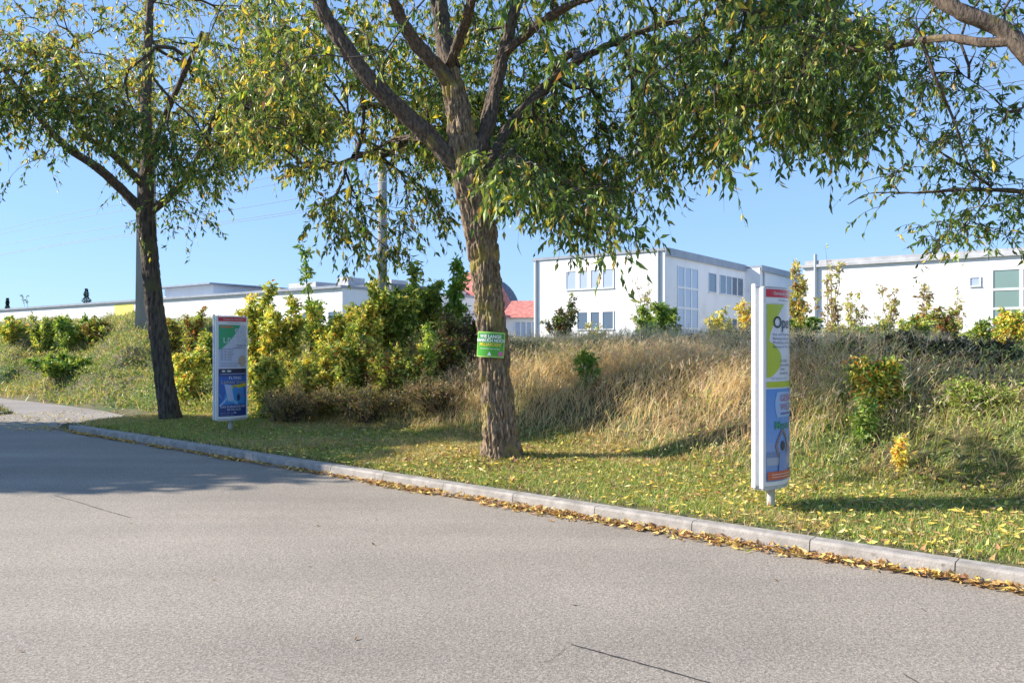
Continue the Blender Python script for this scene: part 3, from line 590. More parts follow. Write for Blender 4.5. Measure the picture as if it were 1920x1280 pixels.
RF = ([px(1940, 180, 7.4), px(1900, 210, 7.4), px(1850, 170, 7.4), px(1790, 130, 7.4)], [.016, .012, .008, .005])
RG = ([px(1860, 358, 7.7), px(1815, 420, 7.6), px(1770, 460, 7.6), px(1735, 478, 7.6)], [.012, .008, .005, .003])
RH = ([(RX-.3, RY+.15, 2.7), (7.0, 6.0, 4.2), (7.2, 6.4, 6.0), (6.8, 6.6, 7.6)], [.15, .12, .09, .05])
tg = []
for u, v, n_, su, sv, Yd in [(1500, 120, 34, 60, 50, 7.6), (1600, 60, 34, 50, 35, 7.4), (1700, 40, 26, 60, 30, 7.2), (1700, 150, 22, 40, 40, 7.4), (1790, 160, 16, 40, 40, 7.3), (1800, 250, 16, 40, 40, 7.4), (1730, 240, 14, 40, 40, 7.7), (1870, 230, 12, 30, 50, 7.4),
                            (1860, 330, 16, 40, 40, 7.7), (1760, 330, 12, 40, 25, 7.8), (1640, 350, 8, 30, 18, 8.0), (1900, 400, 14, 30, 30, 7.5), (1800, 420, 14, 34, 26, 7.6), (1750, 455, 10, 20, 14, 7.6), (1850, 450, 5, 20, 10, 7.6), (1890, 20, 12, 30, 30, 6.6), (1780, 10, 12, 30, 20, 6.8), (1640, 240, 6, 20, 20, 7.6)]:
    for q in range(n_): tg.append(px(u+RNG.normal(0, su), min(v+RNG.normal(0, sv), 462)-12, Yd+RNG.normal(0, .28)))
far_ = np.stack([RNG.uniform(4.0, 9.5, 460), RNG.uniform(3.8, 9.2, 460), RNG.uniform(4.9, 8.6, 460)], 1); far_ = far_[((far_[:, 0]-6.8)/3)**2+((far_[:, 1]-6.4)/2.9)**2+((far_[:, 2]-6.3)/2.6)**2 < 1]
tg = np.concatenate([np.array(tg), far_])
make_tree(trr, [trunk, RA, RB, RC, RD, RE, RF, RG, RH], tg, 48, .02, .04, 171, dict(dens=(2, 3), Lr=(.06, .095), pal_fn=pal_fn_factory(.20, 27), droop=.95, twl=(.12, .34)), M['bark'], r0=.003, rexp=.42, rmax=.03)
# --- tree across the road, outside the frame, that shades the road and the left tree
CX, CY = -19.9, 13.5
tc_ = empty('roadside_tree', (CX, CY, .1), 'dense round tree across the road whose shade falls on the asphalt', 'tree')
mt = MB(); mt.tube(smooth_path([(0, 0, -.1), (.1, 0, 1.5), (0, .1, 3.2), (.1, 0, 6), (0, 0, 9)], [.38, .3, .27, .2, .08])[0], np.interp(np.linspace(0, 1, len(smooth_path([(0, 0, -.1), (.1, 0, 1.5), (0, .1, 3.2), (.1, 0, 6), (0, 0, 9)], [.38, .3, .27, .2, .08])[0])), [0, .4, 1], [.38, .27, .08]), 16)
for q in range(14):
    a0 = q*2.4; z0 = 2.6+q*.4; mt.tube([(0, 0, z0), (1.4*math.cos(a0), 1.4*math.sin(a0), z0+1.2), (3.2*math.cos(a0), 3.2*math.sin(a0), z0+2)], [.11, .07, .03], 7)
mt.build('trunk', M['dark_bark'], tc_, smooth=True)
nl = 30000; dv = nrm(RNG.normal(size=(nl, 3))); rr = RNG.random(nl)**.38
Pn = dv*rr[:, None]*np.array([4.7, 4.5, 4.1])*(.88+.22*fbm(dv[:, 0]*2+5, dv[:, 1]*2+5, dv[:, 2]*2+5, seed=5))[:, None]+np.array([0, 0, 6.7])
ml = MB(); add_leaves(ml, Pn, RNG.normal(size=(nl, 3))+np.array([0, 0, -.5]), RNG.uniform(.22, .34, nl), RNG.uniform(.13, .2, nl), jitter(pick(nl, [(GREEN, 3), (OLIVE, 1), (YGREEN, 1)])))
ml.build('crown', M['leaf'], tc_, attr=True)

# ------------------------------------------------------------------ shrubs
def shrub(name, u, Yd, h, r, leaf, nl, pal, label, cat='shrub', group=None, stems=7, top=.5, stemm='twig', base=.1, zoff=0, lean=0, droop=.35, wl=.45):
    x = (u-960)/F*Yd; z = float(gz(x, Yd))-.03+zoff
    root = empty(name, (x, Yd, z), label, cat, group)
    nl = int(nl*2.5); leaf *= .86
    sm, lm = MB(), MB(); tw0, twd = [], []
    stems = int(stems*1.5) if stems > 4 else stems
    for i in range(stems):
        a = RNG.uniform(0, 2*np.pi); rr = r*math.sqrt(RNG.random())*.85; hh = h*(RNG.uniform(.5, .88) if i else 1.0)*(1-.25*(rr/r)**2)*(1.12 if i and RNG.random() < .25 else 1)
        e = np.array([rr*math.cos(a)+lean*h, rr*math.sin(a), hh]); mid = np.array([e[0]*.35, e[1]*.35, hh*.55]); b0 = np.array([RNG.normal(0, r*.12), RNG.normal(0, r*.12), -.05])
        t = np.linspace(0, 1, 9)[:, None]; P = (1-t)**2*b0+2*t*(1-t)*mid+t**2*e; P[1:-1] += RNG.normal(0, .012*h, (7, 3))
        sm.tube(P, np.linspace(.008+.006*h, .004, 9), 5, cap=False)
        k = int(5+nl/stems/11); tt = base+(1-base)*RNG.random(k)**top; ii = tt*8; i0 = np.minimum(ii.astype(int), 7); fr = (ii-i0)[:, None]
        Q = P[i0]*(1-fr)+P[i0+1]*fr; dd_ = nrm(RNG.normal(size=(k, 3))+np.array([0, 0, .35])); ln = min(r, .5)*RNG.uniform(.25, .8, k)*(1.2-.75*tt)
        for q in range(k):
            tw0.append(Q[q]); twd.append(dd_[q]*ln[q]); sm.tube([Q[q], Q[q]+dd_[q]*ln[q]*.5+np.array([0, 0, .02]), Q[q]+dd_[q]*ln[q]], [.004, .003, .002], 3, cap=False)
    tw0, twd = np.array(tw0), np.array(twd); rep = RNG.integers(0, len(tw0), nl); t = RNG.uniform(.15, 1.05, nl)[:, None]
    P = tw0[rep]+twd[rep]*t+RNG.normal(0, .025, (nl, 3)); P[:, 2] = np.maximum(P[:, 2], .01)
    tc = pick(len(tw0), pal); C = np.where(RNG.random((nl, 1)) < .6, tc[rep], pick(nl, pal))
    Dr = nrm(twd[rep])*.7+RNG.normal(size=(nl, 3))*.6+np.array([0, 0, -droop]); LL = leaf*RNG.uniform(.6, 1.25, nl)
    add_leaves(lm, P, Dr, LL, LL*wl*RNG.uniform(.8, 1.2, nl), np.minimum(jitter(C)*1.2, .9), .2)
    sm.build('stems', M[stemm], root, smooth=True); lm.build('foliage', M['leaf'], root, attr=True)
    return root
YG = [(YGREEN, 3), (YEL*.9, 2.6), (OLIVE, 2), (np.array([.12, .2, .03]), 1.6), (ORANGE*.9, .3)]
DG = [(GREEN*1.4, 3), (DKGREEN*1.6, 1.6), (OLIVE*1.1, 2), (YGREEN*.8, .9)]
GY = [(np.array([.10, .17, .03]), 3), (YGREEN, 2), (OLIVE, 2), (YEL*.8, .6)]
PY = [(np.array([.42, .38, .12]), 3), (np.array([.36, .26, .12]), 1.5), (YGREEN, 1.5), (np.array([.30, .20, .12]), 1)]
RB_ = [(RUST*1.1, .9), (BROWN*1.2, 1.8), (OLIVE*1.1, 2.6), (YGREEN*.8, 1.4), (ORANGE*.7, .3)]
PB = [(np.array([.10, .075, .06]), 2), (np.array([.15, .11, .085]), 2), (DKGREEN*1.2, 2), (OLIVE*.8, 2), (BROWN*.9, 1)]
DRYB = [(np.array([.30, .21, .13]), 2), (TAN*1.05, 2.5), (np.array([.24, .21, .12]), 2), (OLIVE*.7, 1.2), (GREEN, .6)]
OG = [(ORANGE, .6), (YEL, 1.6), (GREEN*1.4, 2.2), (OLIVE*1.2, 2.4), (BROWN, .4)]
HT = 'shrubs on the bank between the left stand and the middle tree'
def sh(u, vt, Yd, hw, *a, **k):
    x = (u-960)/F*Yd; zg = float(gz(x, Yd)); h = EYE+(HZ-vt)/F*Yd-zg; return shrub('shrub', u, Yd, h, hw/F*Yd, *a, **k)
sh(478, 520, 18.5, 62, .13, 2875, YG, 'tall yellow green shrub rising right behind the left poster stand', group=HT, stems=9)
sh(535, 545, 18.0, 54, .13, 2375, YG, 'yellow green shrub just left of the tall thin dark sapling', group=HT, stems=8)
sh(584, 452, 18.8, 44, .15, 520, [(GREEN*1.5, 3), (OLIVE, 2), (YGREEN*.9, 1)], 'tall thin dark green sapling standing above the yellow shrubs', group=HT, stems=3, top=.9, base=.35)
sh(622, 560, 17.6, 56, .13, 2125, YG, 'mixed yellow shrub right of the tall thin sapling', group=HT, stems=8)
sh(685, 520, 17.5, 64, .14, 2750, YG, 'yellow green shrub in front of the concrete pole', group=HT, stems=9)
sh(745, 520, 17.8, 54, .14, 2125, GY, 'green and gold shrub just right of the concrete pole', group=HT, stems=8)
sh(790, 478, 18.5, 59, .15, 2125, DG+[(YGREEN*.8, 2.5), (YEL*.7, .8)], 'tall dark green shrub with an uneven top left of the middle tree', group=HT, stems=7)
sh(852, 488, 18.5, 38, .15, 700, [(GREEN*1.7, 3), (LIME*.7, 1.5), (OLIVE, 1)], 'narrow upright green shrub beside the middle trunk', group=HT, stems=4)
sh(805, 600, 15.2, 14, .08, 520, [(LIME, 3), (YGREEN*1.1, 2)], 'small bright lime green bush among dark shrubs', group=HT, stems=4)
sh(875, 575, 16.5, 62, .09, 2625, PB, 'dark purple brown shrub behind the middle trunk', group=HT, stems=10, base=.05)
sh(835, 620, 16.0, 54, .09, 1875, RB_+PB+[(YGREEN*.8, 2)], 'low rusty brown shrub below the narrow green shrub', group=HT, stems=9, base=.05)
sh(500, 640, 16.2, 62, .12, 2875, YG, 'low yellow shrub at the right edge of the left poster stand', group=HT, stems=10, base=.02)
sh(575, 625, 15.8, 67, .11, 3125, [(YEL, 3), (YGREEN, 2), (OLIVE, 1.5), (BROWN, .8)], 'low golden shrub below the tall thin sapling', group=HT, stems=10, base=.02)
sh(655, 600, 15.8, 67, .12, 3000, YG+[(GREEN, 1.5)], 'bushy yellow and green shrub in the middle of the thicket', group=HT, stems=10, base=.02)
sh(722, 625, 15.4, 62, .10, 2625, [(RUST, .5), (BROWN, 1), (YEL*.9, 2), (OLIVE*1.2, 2.5), (YGREEN, 1.5)], 'low brown flecked shrub in front of the thicket', group=HT, stems=10, base=.02)
sh(785, 640, 15.2, 56, .10, 2125, RB_+[(GREEN, 2), (YGREEN, 3), (YEL, 1)], 'low brown and green shrub left of the dark purple one', group=HT, stems=9, base=.02)
# beside the left tree
LG = 'shrubs around the left tree and stand'
sh(352, 640, 19.0, 42, .13, 2200, YG, 'golden yellow shrub between the left trunk and its poster stand', group=LG, stems=9, base=.02)
sh(398, 600, 21.0, 40, .13, 1500, GY, 'green shrub behind the top of the left poster stand', group=LG, stems=8, base=.05)
sh(362, 555, 24.0, 26, .13, 700, RB_, 'reddish brown twiggy shrub against the long white wall', group=LG, stems=5, top=.8)
sh(325, 590, 25.0, 34, .12, 900, RB_+[(OLIVE, 1.5)], 'brown shrub right of the left trunk', group=LG, stems=7)
BL = 'shrubs along the crest of the left bank'
for (u, vt, Yd, hw, nl, pal, lb) in [(25, 590, 31, 44, 1500, OG, 'yellowish shrub at the far left edge of the bank'), (80, 578, 30, 36, 1500, GY, 'green shrub second from the left edge on the crest'), (130, 582, 29, 44, 2100, DG+[(YGREEN, 1)], 'large dark green shrub on the crest of the left bank'),
        (180, 590, 28.5, 30, 1100, RB_+[(GREEN, 2)], 'brown and green shrub right of the large dark one'), (225, 600, 31, 26, 800, [(YEL*.9, 2), (TAN, 1), (OLIVE, 1)], 'pale yellow shrub in front of the yellow wall panel'), (250, 608, 29.5, 20, 500, RB_, 'small brown bush left of the concrete mast'),
        (105, 662, 25, 74, 2000, DG+[(OLIVE, 2)], 'spreading dark green bramble halfway down the left bank')]:
    sh(u, vt, Yd, hw, .14, nl, pal, lb, group=BL, stems=9, base=.03)
# right side, in front of the white buildings
RGp = 'shrubs along the crest before the white buildings'
sh(1055, 540, 26, 44, .12, 1500, [(DKGREEN*1.2, 2), (np.array([.12, .12, .07]), 2), (BROWN*.8, 1), (OLIVE, 1)], 'thin grey green shrub before the left part of the white building', group=RGp, stems=8)
sh(1115, 600, 25, 26, .10, 500, PY, 'sparse pale shrub below the lower window of the white building', group=RGp, stems=6)
sh(1232, 560, 24, 52, .13, 3400, DG, 'dense dark green bush at the corner of the white building', group=RGp, stems=12, base=.04)
sh(1215, 505, 27, 40, .10, 380, PY, 'pale thin sapling showing above the dense dark bush', group=RGp, stems=6, top=.8)
sh(1350, 575, 24, 40, .12, 900, [(YEL, 2), (PY[0][0], 2), (OLIVE, 1)], 'yellow leaved shrub left of the right poster stand', group=RGp, stems=7)
sh(1395, 545, 25, 28, .12, 420, [(YEL, 2), (PY[0][0], 2), (ORANGE, .7)], 'taller sparse yellow sapling beside the right poster stand', group=RGp, stems=4)
sh(1505, 585, 22, 34, .15, 1300, [(GREEN, 2.5), (DKGREEN*1.4, 2), (OLIVE, 1.5), (YEL*.7, .6)], 'green shrub with drooping leaves right of the right poster stand', group=RGp, stems=7)
sh(1500, 460, 30, 28, .20, 620, PY+[(YEL*.8, 1.5)], 'tall pale yellow sapling left of the low white building', group=RGp, stems=5, top=.75)
sh(1560, 452, 32, 34, .17, 480, PY+[(BROWN, 1)], 'tall thin brownish sapling rising above the low white building', group=RGp, stems=6, top=.9, stemm='pale_twig')
for (u, vt, Yd, hw, nl, pal, lf, lb) in [(1600, 520, 27, 26, 260, PY, .15, 'thin bare stemmed sapling nearest the downpipe'), (1665, 510, 26, 30, 240, PY, .15, 'thin sapling with few leaves before the blank white wall'), (1735, 500, 25, 30, 300, PY+[(BROWN, 2)], .15, 'thin sapling with brown leaves left of the small window'), (1790, 530, 26, 24, 200, PY+[(BROWN, 2)], .14, 'short thin sapling below the small window')]:
    sh(u, vt, Yd, hw, lf, nl, pal, lb, group=RGp, stems=5, top=.8, base=.3, stemm='pale_twig')
for (u, vt, Yd, hw, nl, pal, lb) in [(1560, 605, 22, 40, 1000, PY+[(OLIVE, 2)], 'pale green bush at the foot of the low white building'), (1640, 600, 21.5, 44, 1700, GY+[(ORANGE, .6)], 'green bush with a few orange leaves before the blank wall'), (1715, 585, 21, 40, 1700, OG, 'yellow and green bush with orange flecks before the blank wall'), (1765, 565, 22, 30, 1000, RB_+[(DKGREEN, 1)], 'brownish bush right of the yellow and green one with orange flecks'), (1830, 600, 20, 40, 1500, GY, 'light green bush below the small square window'), (1905, 570, 18.5, 40, 1900, [(ORANGE, 1), (YEL, 3), (GREEN*1.4, 1.3), (OLIVE*1.2, 1.6)], 'bright yellow bush at the right edge below the large window')]:
    sh(u, vt, Yd, hw, .12, nl, pal, lb, group=RGp, stems=9, base=.05)
# dark low scrub along the crest and on the bank
DSC = [(np.array([.035, .055, .03]), 3), (np.array([.06, .075, .045]), 2), (np.array([.09, .07, .05]), 1.5)]
SC = 'low dark scrub bushes on the crest of the bank'
for (u, vt, Yd, hw, nl, lb) in [(985, 640, 16.5, 34, 1500, 'dark scrub bush just right of the middle trunk'), (1040, 650, 16.5, 40, 1300, 'low dark scrub below the thin grey green shrub'), (1140, 640, 17, 40, 1200, 'low dark scrub below the lower window'), (1210, 636, 17, 44, 1500, 'dark scrub at the foot of the dense dark bush'),
        (1300, 640, 16, 44, 1300, 'low scrub before the tall glazing'), (1380, 645, 15, 40, 1200, 'low scrub just left of the right poster stand'), (1510, 632, 12.6, 44, 1900, 'dark scrub just right of the right poster stand'), (1590, 636, 12.0, 44, 2000, 'dark scrub behind the golden shrub'), (1690, 630, 11.6, 50, 2300, 'dark blue green scrub right of the golden shrub'), (1780, 634, 11.2, 50, 2300, 'wide dark scrub below the small square window'), (1870, 640, 10.8, 48, 2300, 'dark scrub at the right edge of the bank')]:
    sh(u, vt, Yd, hw, .075, nl, DSC if u > 1450 else DSC+[(OLIVE*.7, 2)], lb, 'bush', SC, stems=14, base=0, stemm='twig', droop=-.1, wl=.35)
sh(1640, 652, 9.7, 62, .075, 2900, [(ORANGE*1.1, 1.2), (YEL, 2), (GREEN*1.4, 2), (OLIVE*1.2, 2)], 'golden and dark green shrub halfway down the bank', group='shrubs on the grassy bank', stems=9, base=.05)
sh(1618, 735, 9.2, 34, .09, 420, [(LIME, 2), (GREEN*1.3, 1.5), (YGREEN, 1)], 'small light green shrub in front of the golden one', group='shrubs on the grassy bank', stems=5)
sh(1098, 655, 13.4, 26, .09, 480, [(LIME*.9, 2), (GREEN*1.5, 2), (YGREEN, 1)], 'small upright green sapling alone in the dry grass', 'sapling', stems=3, base=.15)
sh(1692, 815, 8.5, 20, .055, 230, [(YEL*1.2, 3), (ORANGE, 1.2)], 'tiny yellow leaved seedling near the foot of the bank', 'seedling', stems=3)
sh(1830, 712, 9.2, 80, .055, 2000, [(LIME*.9, 2), (YGREEN, 1.5), (OLIVE, 1), (TAN, 1)], 'light green weedy bush at the right of the bank', group='shrubs on the grassy bank', stems=12, base=0)
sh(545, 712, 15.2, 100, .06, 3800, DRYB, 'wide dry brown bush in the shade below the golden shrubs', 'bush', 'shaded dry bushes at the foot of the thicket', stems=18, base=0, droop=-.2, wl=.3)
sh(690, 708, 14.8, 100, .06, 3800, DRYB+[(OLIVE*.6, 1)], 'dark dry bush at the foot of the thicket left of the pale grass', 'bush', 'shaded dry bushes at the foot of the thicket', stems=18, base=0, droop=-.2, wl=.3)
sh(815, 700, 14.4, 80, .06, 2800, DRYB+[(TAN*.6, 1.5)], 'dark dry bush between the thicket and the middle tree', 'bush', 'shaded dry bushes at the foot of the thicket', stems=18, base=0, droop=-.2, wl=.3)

# ------------------------------------------------------------------ buildings
def window(parent, plane, pos, a0, a1, z0, z1, cols, rows, glass='glass', fw=.07, mw=.06, label=None, out=-1):
    """frame and panes on a wall; plane 'y' = wall at y=pos facing -y, 'x' = wall at x=pos facing +x"""
    fm, gm = MB(), MB()
    def bx(mb, p0, p1, q0, q1, d0, d1):
        if plane == 'y': mb.box(p0, p1, pos-d1, pos-d0, q0, q1)
        else: mb.box(pos+d0, pos+d1, p0, p1, q0, q1)
    bx(fm, a0-fw, a1+fw, z1, z1+fw, .002, .06); bx(fm, a0-fw, a1+fw, z0-fw, z0, .002, .09)
    bx(fm, a0-fw, a0, z0, z1, .002, .06); bx(fm, a1, a1+fw, z0, z1, .002, .06)
    for i in range(1, cols): c = a0+(a1-a0)*i/cols; bx(fm, c-mw, c+mw, z0, z1, .002, .055)
    for j in range(1, rows): c = z0+(z1-z0)*j/rows; bx(fm, a0, a1, c-mw*.7, c+mw*.7, .004, .052)
    bx(gm, a0, a1, z0, z1, .003, .02)
    f = fm.build('window', M['frame'], parent); gm.build('pane', M[glass], f); return f
RZ = -math.radians(36.87)
B1 = empty('office_building', (10.3, 54, 1.3), 'two storey white flat roofed building whose corner points at the viewer behind the dark bush', 'building', rz=RZ)
m = MB(); m.box(-10.8, 0, 0, 14.8, 0, 6.85); m.box(-9, 1.25, 14.803, 30, 0, 6.80); m.build('wall', M['render'], B1)
m = MB(); m.box(-10.9, .1, -.1, 14.8, 6.853, 7.05); m.box(-9, 1.35, 14.803, 30.1, 6.803, 7.0); m.build('roof_edge', M['capping'], B1)
m = MB(); m.box(.102, .16, -.1, 14.7, 6.55, 7.08); m.box(1.352, 1.41, 14.8, 30.1, 6.55, 7.03); m.build('fascia', M['capping'], B1)
for x_, y_ in ((-10.55, -.09), (-.42, -.09)):
    m = MB(); m.tube([(x_, y_, 0), (x_, y_, 6.9)], [.08, .08], 8); m.build('downpipe', M['pipe'], B1)
m = MB(); m.tube([(1.34, 15.5, 0), (1.34, 15.5, 6.5)], [.08, .08], 8); m.build('downpipe', M['pipe'], B1)
window(B1, 'y', 0, -7.85, -3.95, 4.55, 5.85, 4, 1, 'glass_blue', mw=.16)
window(B1, 'y', 0, -6.9, -3.95, 1.65, 2.85, 3, 1, mw=.14)
window(B1, 'x', 0, 2.0, 5.3, .25, 5.95, 3, 4, 'glass_blue', mw=.10)
window(B1, 'x', 0, 7.3, 8.7, 4.5, 5.9, 1, 1); window(B1, 'x', 0, 9.45, 14.2, 4.5, 5.9, 4, 1, mw=.09)
window(B1, 'x', 0, 7.3, 8.7, 1.2, 2.6, 1, 1); window(B1, 'x', 0, 9.45, 14.2, 1.2, 2.6, 4, 1, mw=.09)
B2 = empty('low_white_building', (18.3, 50.2, 1.3), 'long low white building with a large window at the right edge of the picture', 'building', rz=RZ)
mb_box(0, 26, 0, 14, 0, 5.3).build('wall', M['render'], B2)
m = MB(); m.box(-.15, 26, -.18, 14, 5.303, 5.46); m.box(.1, 26, -.10, 13.9, 5.465, 5.72); m.build('roof_edge', M['palecap'], B2)
m = MB(); m.tube([(.75, -.1, 0), (.75, -.1, 6.1)], [.11, .11], 8); m.build('downpipe', M['pipe'], B2)
window(B2, 'y', 0, 10.25, 14.2, 1.4, 4.55, 3, 3, 'glass_green', mw=.09); window(B2, 'y', 0, 9.15, 9.6, 3.75, 4.2, 1, 1, 'glass_blue', fw=.06)
for x_ in (9.6, 12.0, 15.0):
    m = MB(); m.tube([(x_, 3, 5.7), (x_, 3, 6.4), (x_, 3, 7.0)], [.025, .02, .015], 6); m.build('roof_rod', M['pipe'], B2)
B3 = empty('long_white_building', (-61.4, 96, 1.3), 'long single storey white building with a yellow panel behind the left bank', 'building', rz=RZ)
mb_box(-30, 61, 0, 16, 0, 4.75).build('wall', M['render'], B3)
m = MB(); m.box(-30, 61.1, -.25, 16, 4.753, 4.95); m.build('roof_edge', M['capping'], B3)
mb_box(27.3, 31.0, -.02, -.002, 0, 4.6).build('yellow_panel', M['yellow'], B3)
for x_ in (20, 23.8, 27.7, 30.8, 33.5, 37, 41.5, 45, 48.5, 52, 56, 59.5): window(B3, 'y', -.0 if not 27.3 < x_ < 31.1 else -.022, x_, x_+1.0, 1.4, 3.0, 1, 1, 'glass', fw=.05)
m = MB(); m.box(26, 35, 6, 14, 4.96, 6.6); m.build('upper_storey', M['render'], B3)
m = MB(); m.box(25, 35.6, 5.2, 14.6, 6.603, 6.75); m.build('eaves', M['capping'], B3)
m = MB(); m.box(35.7, 58, 8, 14, 4.96, 5.75); m.build('roof_slab', M['slate'], B3)
m = MB(); m.box(43, 47, 9, 12, 5.76, 6.5); m.box(50, 51.5, 9, 11, 5.76, 6.7); m.box(54, 57, 9, 11, 5.76, 6.2); m.build('rooftop_unit', M['palecap'], B3)
# houses with red roofs behind the middle tree
def house(x, y, w_, d_, hw_, hr, rz, label, wall, roofm, group=None, hip=0):
    H = empty('house', (x, y, 1.3), label, 'house', group, rz)
    mb_box(0, w_, 0, d_, 0, hw_).build('wall', M[wall], H)
    m = MB(); e = .4; hp = hip*w_/2
    V = [(-e, -e, hw_), (w_+e, -e, hw_), (w_+e, d_+e, hw_), (-e, d_+e, hw_), (hp, d_/2, hw_+hr), (w_-hp, d_/2, hw_+hr)]
    m.add(V, [np.array([(0, 1, 5, 4), (2, 3, 4, 5)]), np.array([(3, 0, 4), (1, 2, 5)]), np.array([(0, 3, 2, 1)])]); m.build('roof', M[roofm], H); return H
H1 = house(-7.0, 82, 5.0, 7, 4.3, 4.0, RZ*.5, 'tall house with a steep red roof and dormer left of the middle trunk', 'brickwall', 'redtile', 'red roofed houses behind the thicket', hip=.3)
m = MB(); m.box(.9, 2.0, -.2, 2.2, 4.7, 6.1); d_ = m.build('dormer', M['frame'], H1); mm = MB(); mm.box(1.05, 1.85, -.23, -.203, 4.9, 5.9); mm.build('pane', M['glass_blue'], d_)
window(H1, 'y', 0, 1, 2.2, 2, 3.4, 2, 1); window(H1, 'y', 0, 3, 4.0, 2, 3.4, 2, 1)
H2 = house(-.6, 72, 3.6, 6, 3.0, 1.7, RZ*.3, 'low house with a red roof and white windows right of the middle trunk', 'render', 'redtile', 'red roofed houses behind the thicket')
window(H2, 'y', 0, .9, 2.9, 1.2, 2.6, 4, 1, 'glass_blue'); 
H3 = empty('domed_hall', (-2.7, 95, 1.3), 'dark grey domed roof peeping out right of the middle trunk', 'building')
mb_box(-3.2, 3.2, -3.2, 3.2, 0, 4.2).build('wall', M['slate'], H3)
m = MB(); ths = np.linspace(0, 2*np.pi, 24, endpoint=False); ph = np.linspace(0, np.pi/2*.98, 10)
V = np.array([[(3.7*math.cos(p)*math.cos(t), 3.7*math.cos(p)*math.sin(t), 4.2+4.4*math.sin(p)) for t in ths] for p in ph]).reshape(-1, 3)
i = np.arange(9)[:, None]*24; j = np.arange(24)[None]; k = (j+1) % 24
m.add(V, [np.stack([i+j, i+k, i+24+k, i+24+j], -1).reshape(-1, 4), (np.arange(24)+9*24)[None]]); m.build('roof', M['slate'], H3, smooth=True)
# small trees over the long building
def conifer(u, Yd, h, label, r=.9):
    x = (u-960)/F*Yd; T = empty('conifer', (x, Yd, 1.3), label, 'tree', 'dark conifers behind the long white building')
    m = MB(); m.tube([(0, 0, 0), (0, 0, h*.95)], [.18, .04], 6); m.build('trunk', M['dark_bark'], T)
    n = 2600; t = RNG.random(n); rad = r*(1-t)**.9*RNG.random(n)**.5*(.75+.4*np.sin(t*50)); a = RNG.uniform(0, 2*np.pi, n)
    P = np.stack([rad*np.cos(a), rad*np.sin(a), h*.15+h*.85*t-.15*rad], 1); m = MB()
    add_leaves(m, P, np.stack([np.cos(a), np.sin(a), np.full(n, -.2)], 1), .26, .10, jitter(pick(n, [(np.array([.02, .045, .03]), 1), (np.array([.03, .06, .035]), 1)]))); m.build('crown', M['leaf'], T, attr=True)
conifer(14, 125, 8.1, 'slender dark conifer at the far left over the long roof', .7)
conifer(162, 120, 9.2, 'dark conifer tip over the long white roof', 1.9)
T = shrub('bare_tree', 57, 92, 6.2, 1.6, .3, 150, [(OLIVE*.6, 1), (DKGREEN, 1)], 'nearly bare small tree above the long white roof', 'tree', stems=6, top=.6)

# ------------------------------------------------------------------ masts and wires
def mast(u, Yd, h, r0, r1, label, sq=False):
    x = (u-960)/F*Yd; z = float(gz(x, Yd)); R = empty('concrete_mast', (x, Yd, z-.1), label, 'mast', 'concrete power line masts', rz=.35)
    if sq:
        m = MB(); V = [(-r0, -r0, 0), (r0, -r0, 0), (r0, r0, 0), (-r0, r0, 0), (-r1, -r1, h), (r1, -r1, h), (r1, r1, h), (-r1, r1, h)]
        m.add(V, [np.array([(0,3,2,1),(4,5,6,7),(0,1,5,4),(1,2,6,5),(2,3,7,6),(3,0,4,7)])]); m.build('pole', M['concrete'], R)
    else:
        m = MB(); m.tube([(0, 0, 0), (0, 0, h*.5), (0, 0, h)], [r0, (r0+r1)/2, r1], 16); m.build('pole', M['concrete'], R, smooth=True)
    return R, x
mast(275, 28, 8.8, .34, .24, 'tapered grey concrete mast behind the left tree', True)
R2, x2 = mast(717, 40.7, 9.7, .27, .22, 'grey concrete mast seen through the leaves left of the middle tree')
m = MB(); m.box(-1.3, 1.3, -.08, .08, 9.3, 9.45); m.build('crossarm', M['pipe'], R2)
for i, (ux, vz, nm) in enumerate([(0, 475, 'lowest power cable crossing the sky left of the left tree'), (0, 462, 'second lowest power cable, just above the lowest one'), (550, 345, 'middle power cable passing behind the middle crown'), (1750, 185, 'power cable behind the thin right branches'), (1750, 128, 'highest power cable crossing the sky at the right')]):
    # all cables run parallel to the road at their own height
    off = [0, .5, 0, -1.2, 1.0][i]; zc = [9.35, 9.7, 11.2, 9.6, 12.2][i]
    P0 = np.array([-12.3, 45.+off*2]); dv = np.array([.8, -.6]); tt = np.linspace(-60, 62, 60); 
    sag = .35*np.cos(tt/32*np.pi)
    m = MB(); m.tube(np.stack([P0[0]+dv[0]*tt, P0[1]+dv[1]*tt, zc-sag*.6], 1), .014, 5)
    tag(m.build('power_cable', M['wire']), nm, 'cable', 'overhead power cables')

# ------------------------------------------------------------------ poster stands
W, SAG, EDGE = .58, .080, .050
def fy(x, o=0): return -(EDGE+SAG*(1-(2*x/W)**2))-o
def curved(mb, x0, x1, z0, z1, o, col, nx=10, nz=1, fl=None, fr=None):
    zs = np.linspace(z0, z1, nz+1); V = []
    for z in zs:
        a = fl(z) if fl else x0; b = fr(z) if fr else x1
        for x in np.linspace(a, b, nx+1): V.append((x, fy(x, o), z))
    i = np.arange(nz)[:, None]*(nx+1); j = np.arange(nx)[None]
    mb.add(V, [np.stack([i+j, i+j+1, i+nx+2+j, i+nx+1+j], -1).reshape(-1, 4)], col)
def text_pts(body, size, x, z, align='LEFT', bold=0):
    c = bpy.data.curves.new('t', 'FONT'); c.body = body; c.size = size; c.align_x = align; c.offset = bold; c.resolution_u = 3
    o = bpy.data.objects.new('t', c); me = bpy.data.meshes.new_from_object(o)
    V = np.array([v.co[:] for v in me.vertices]).reshape(-1, 3); fs = [list(p.vertices) for p in me.polygons]
    bpy.data.objects.remove(o); bpy.data.curves.remove(c); bpy.data.meshes.remove(me)
    V[:, 0] += x; V[:, 1] += z; return V, fs
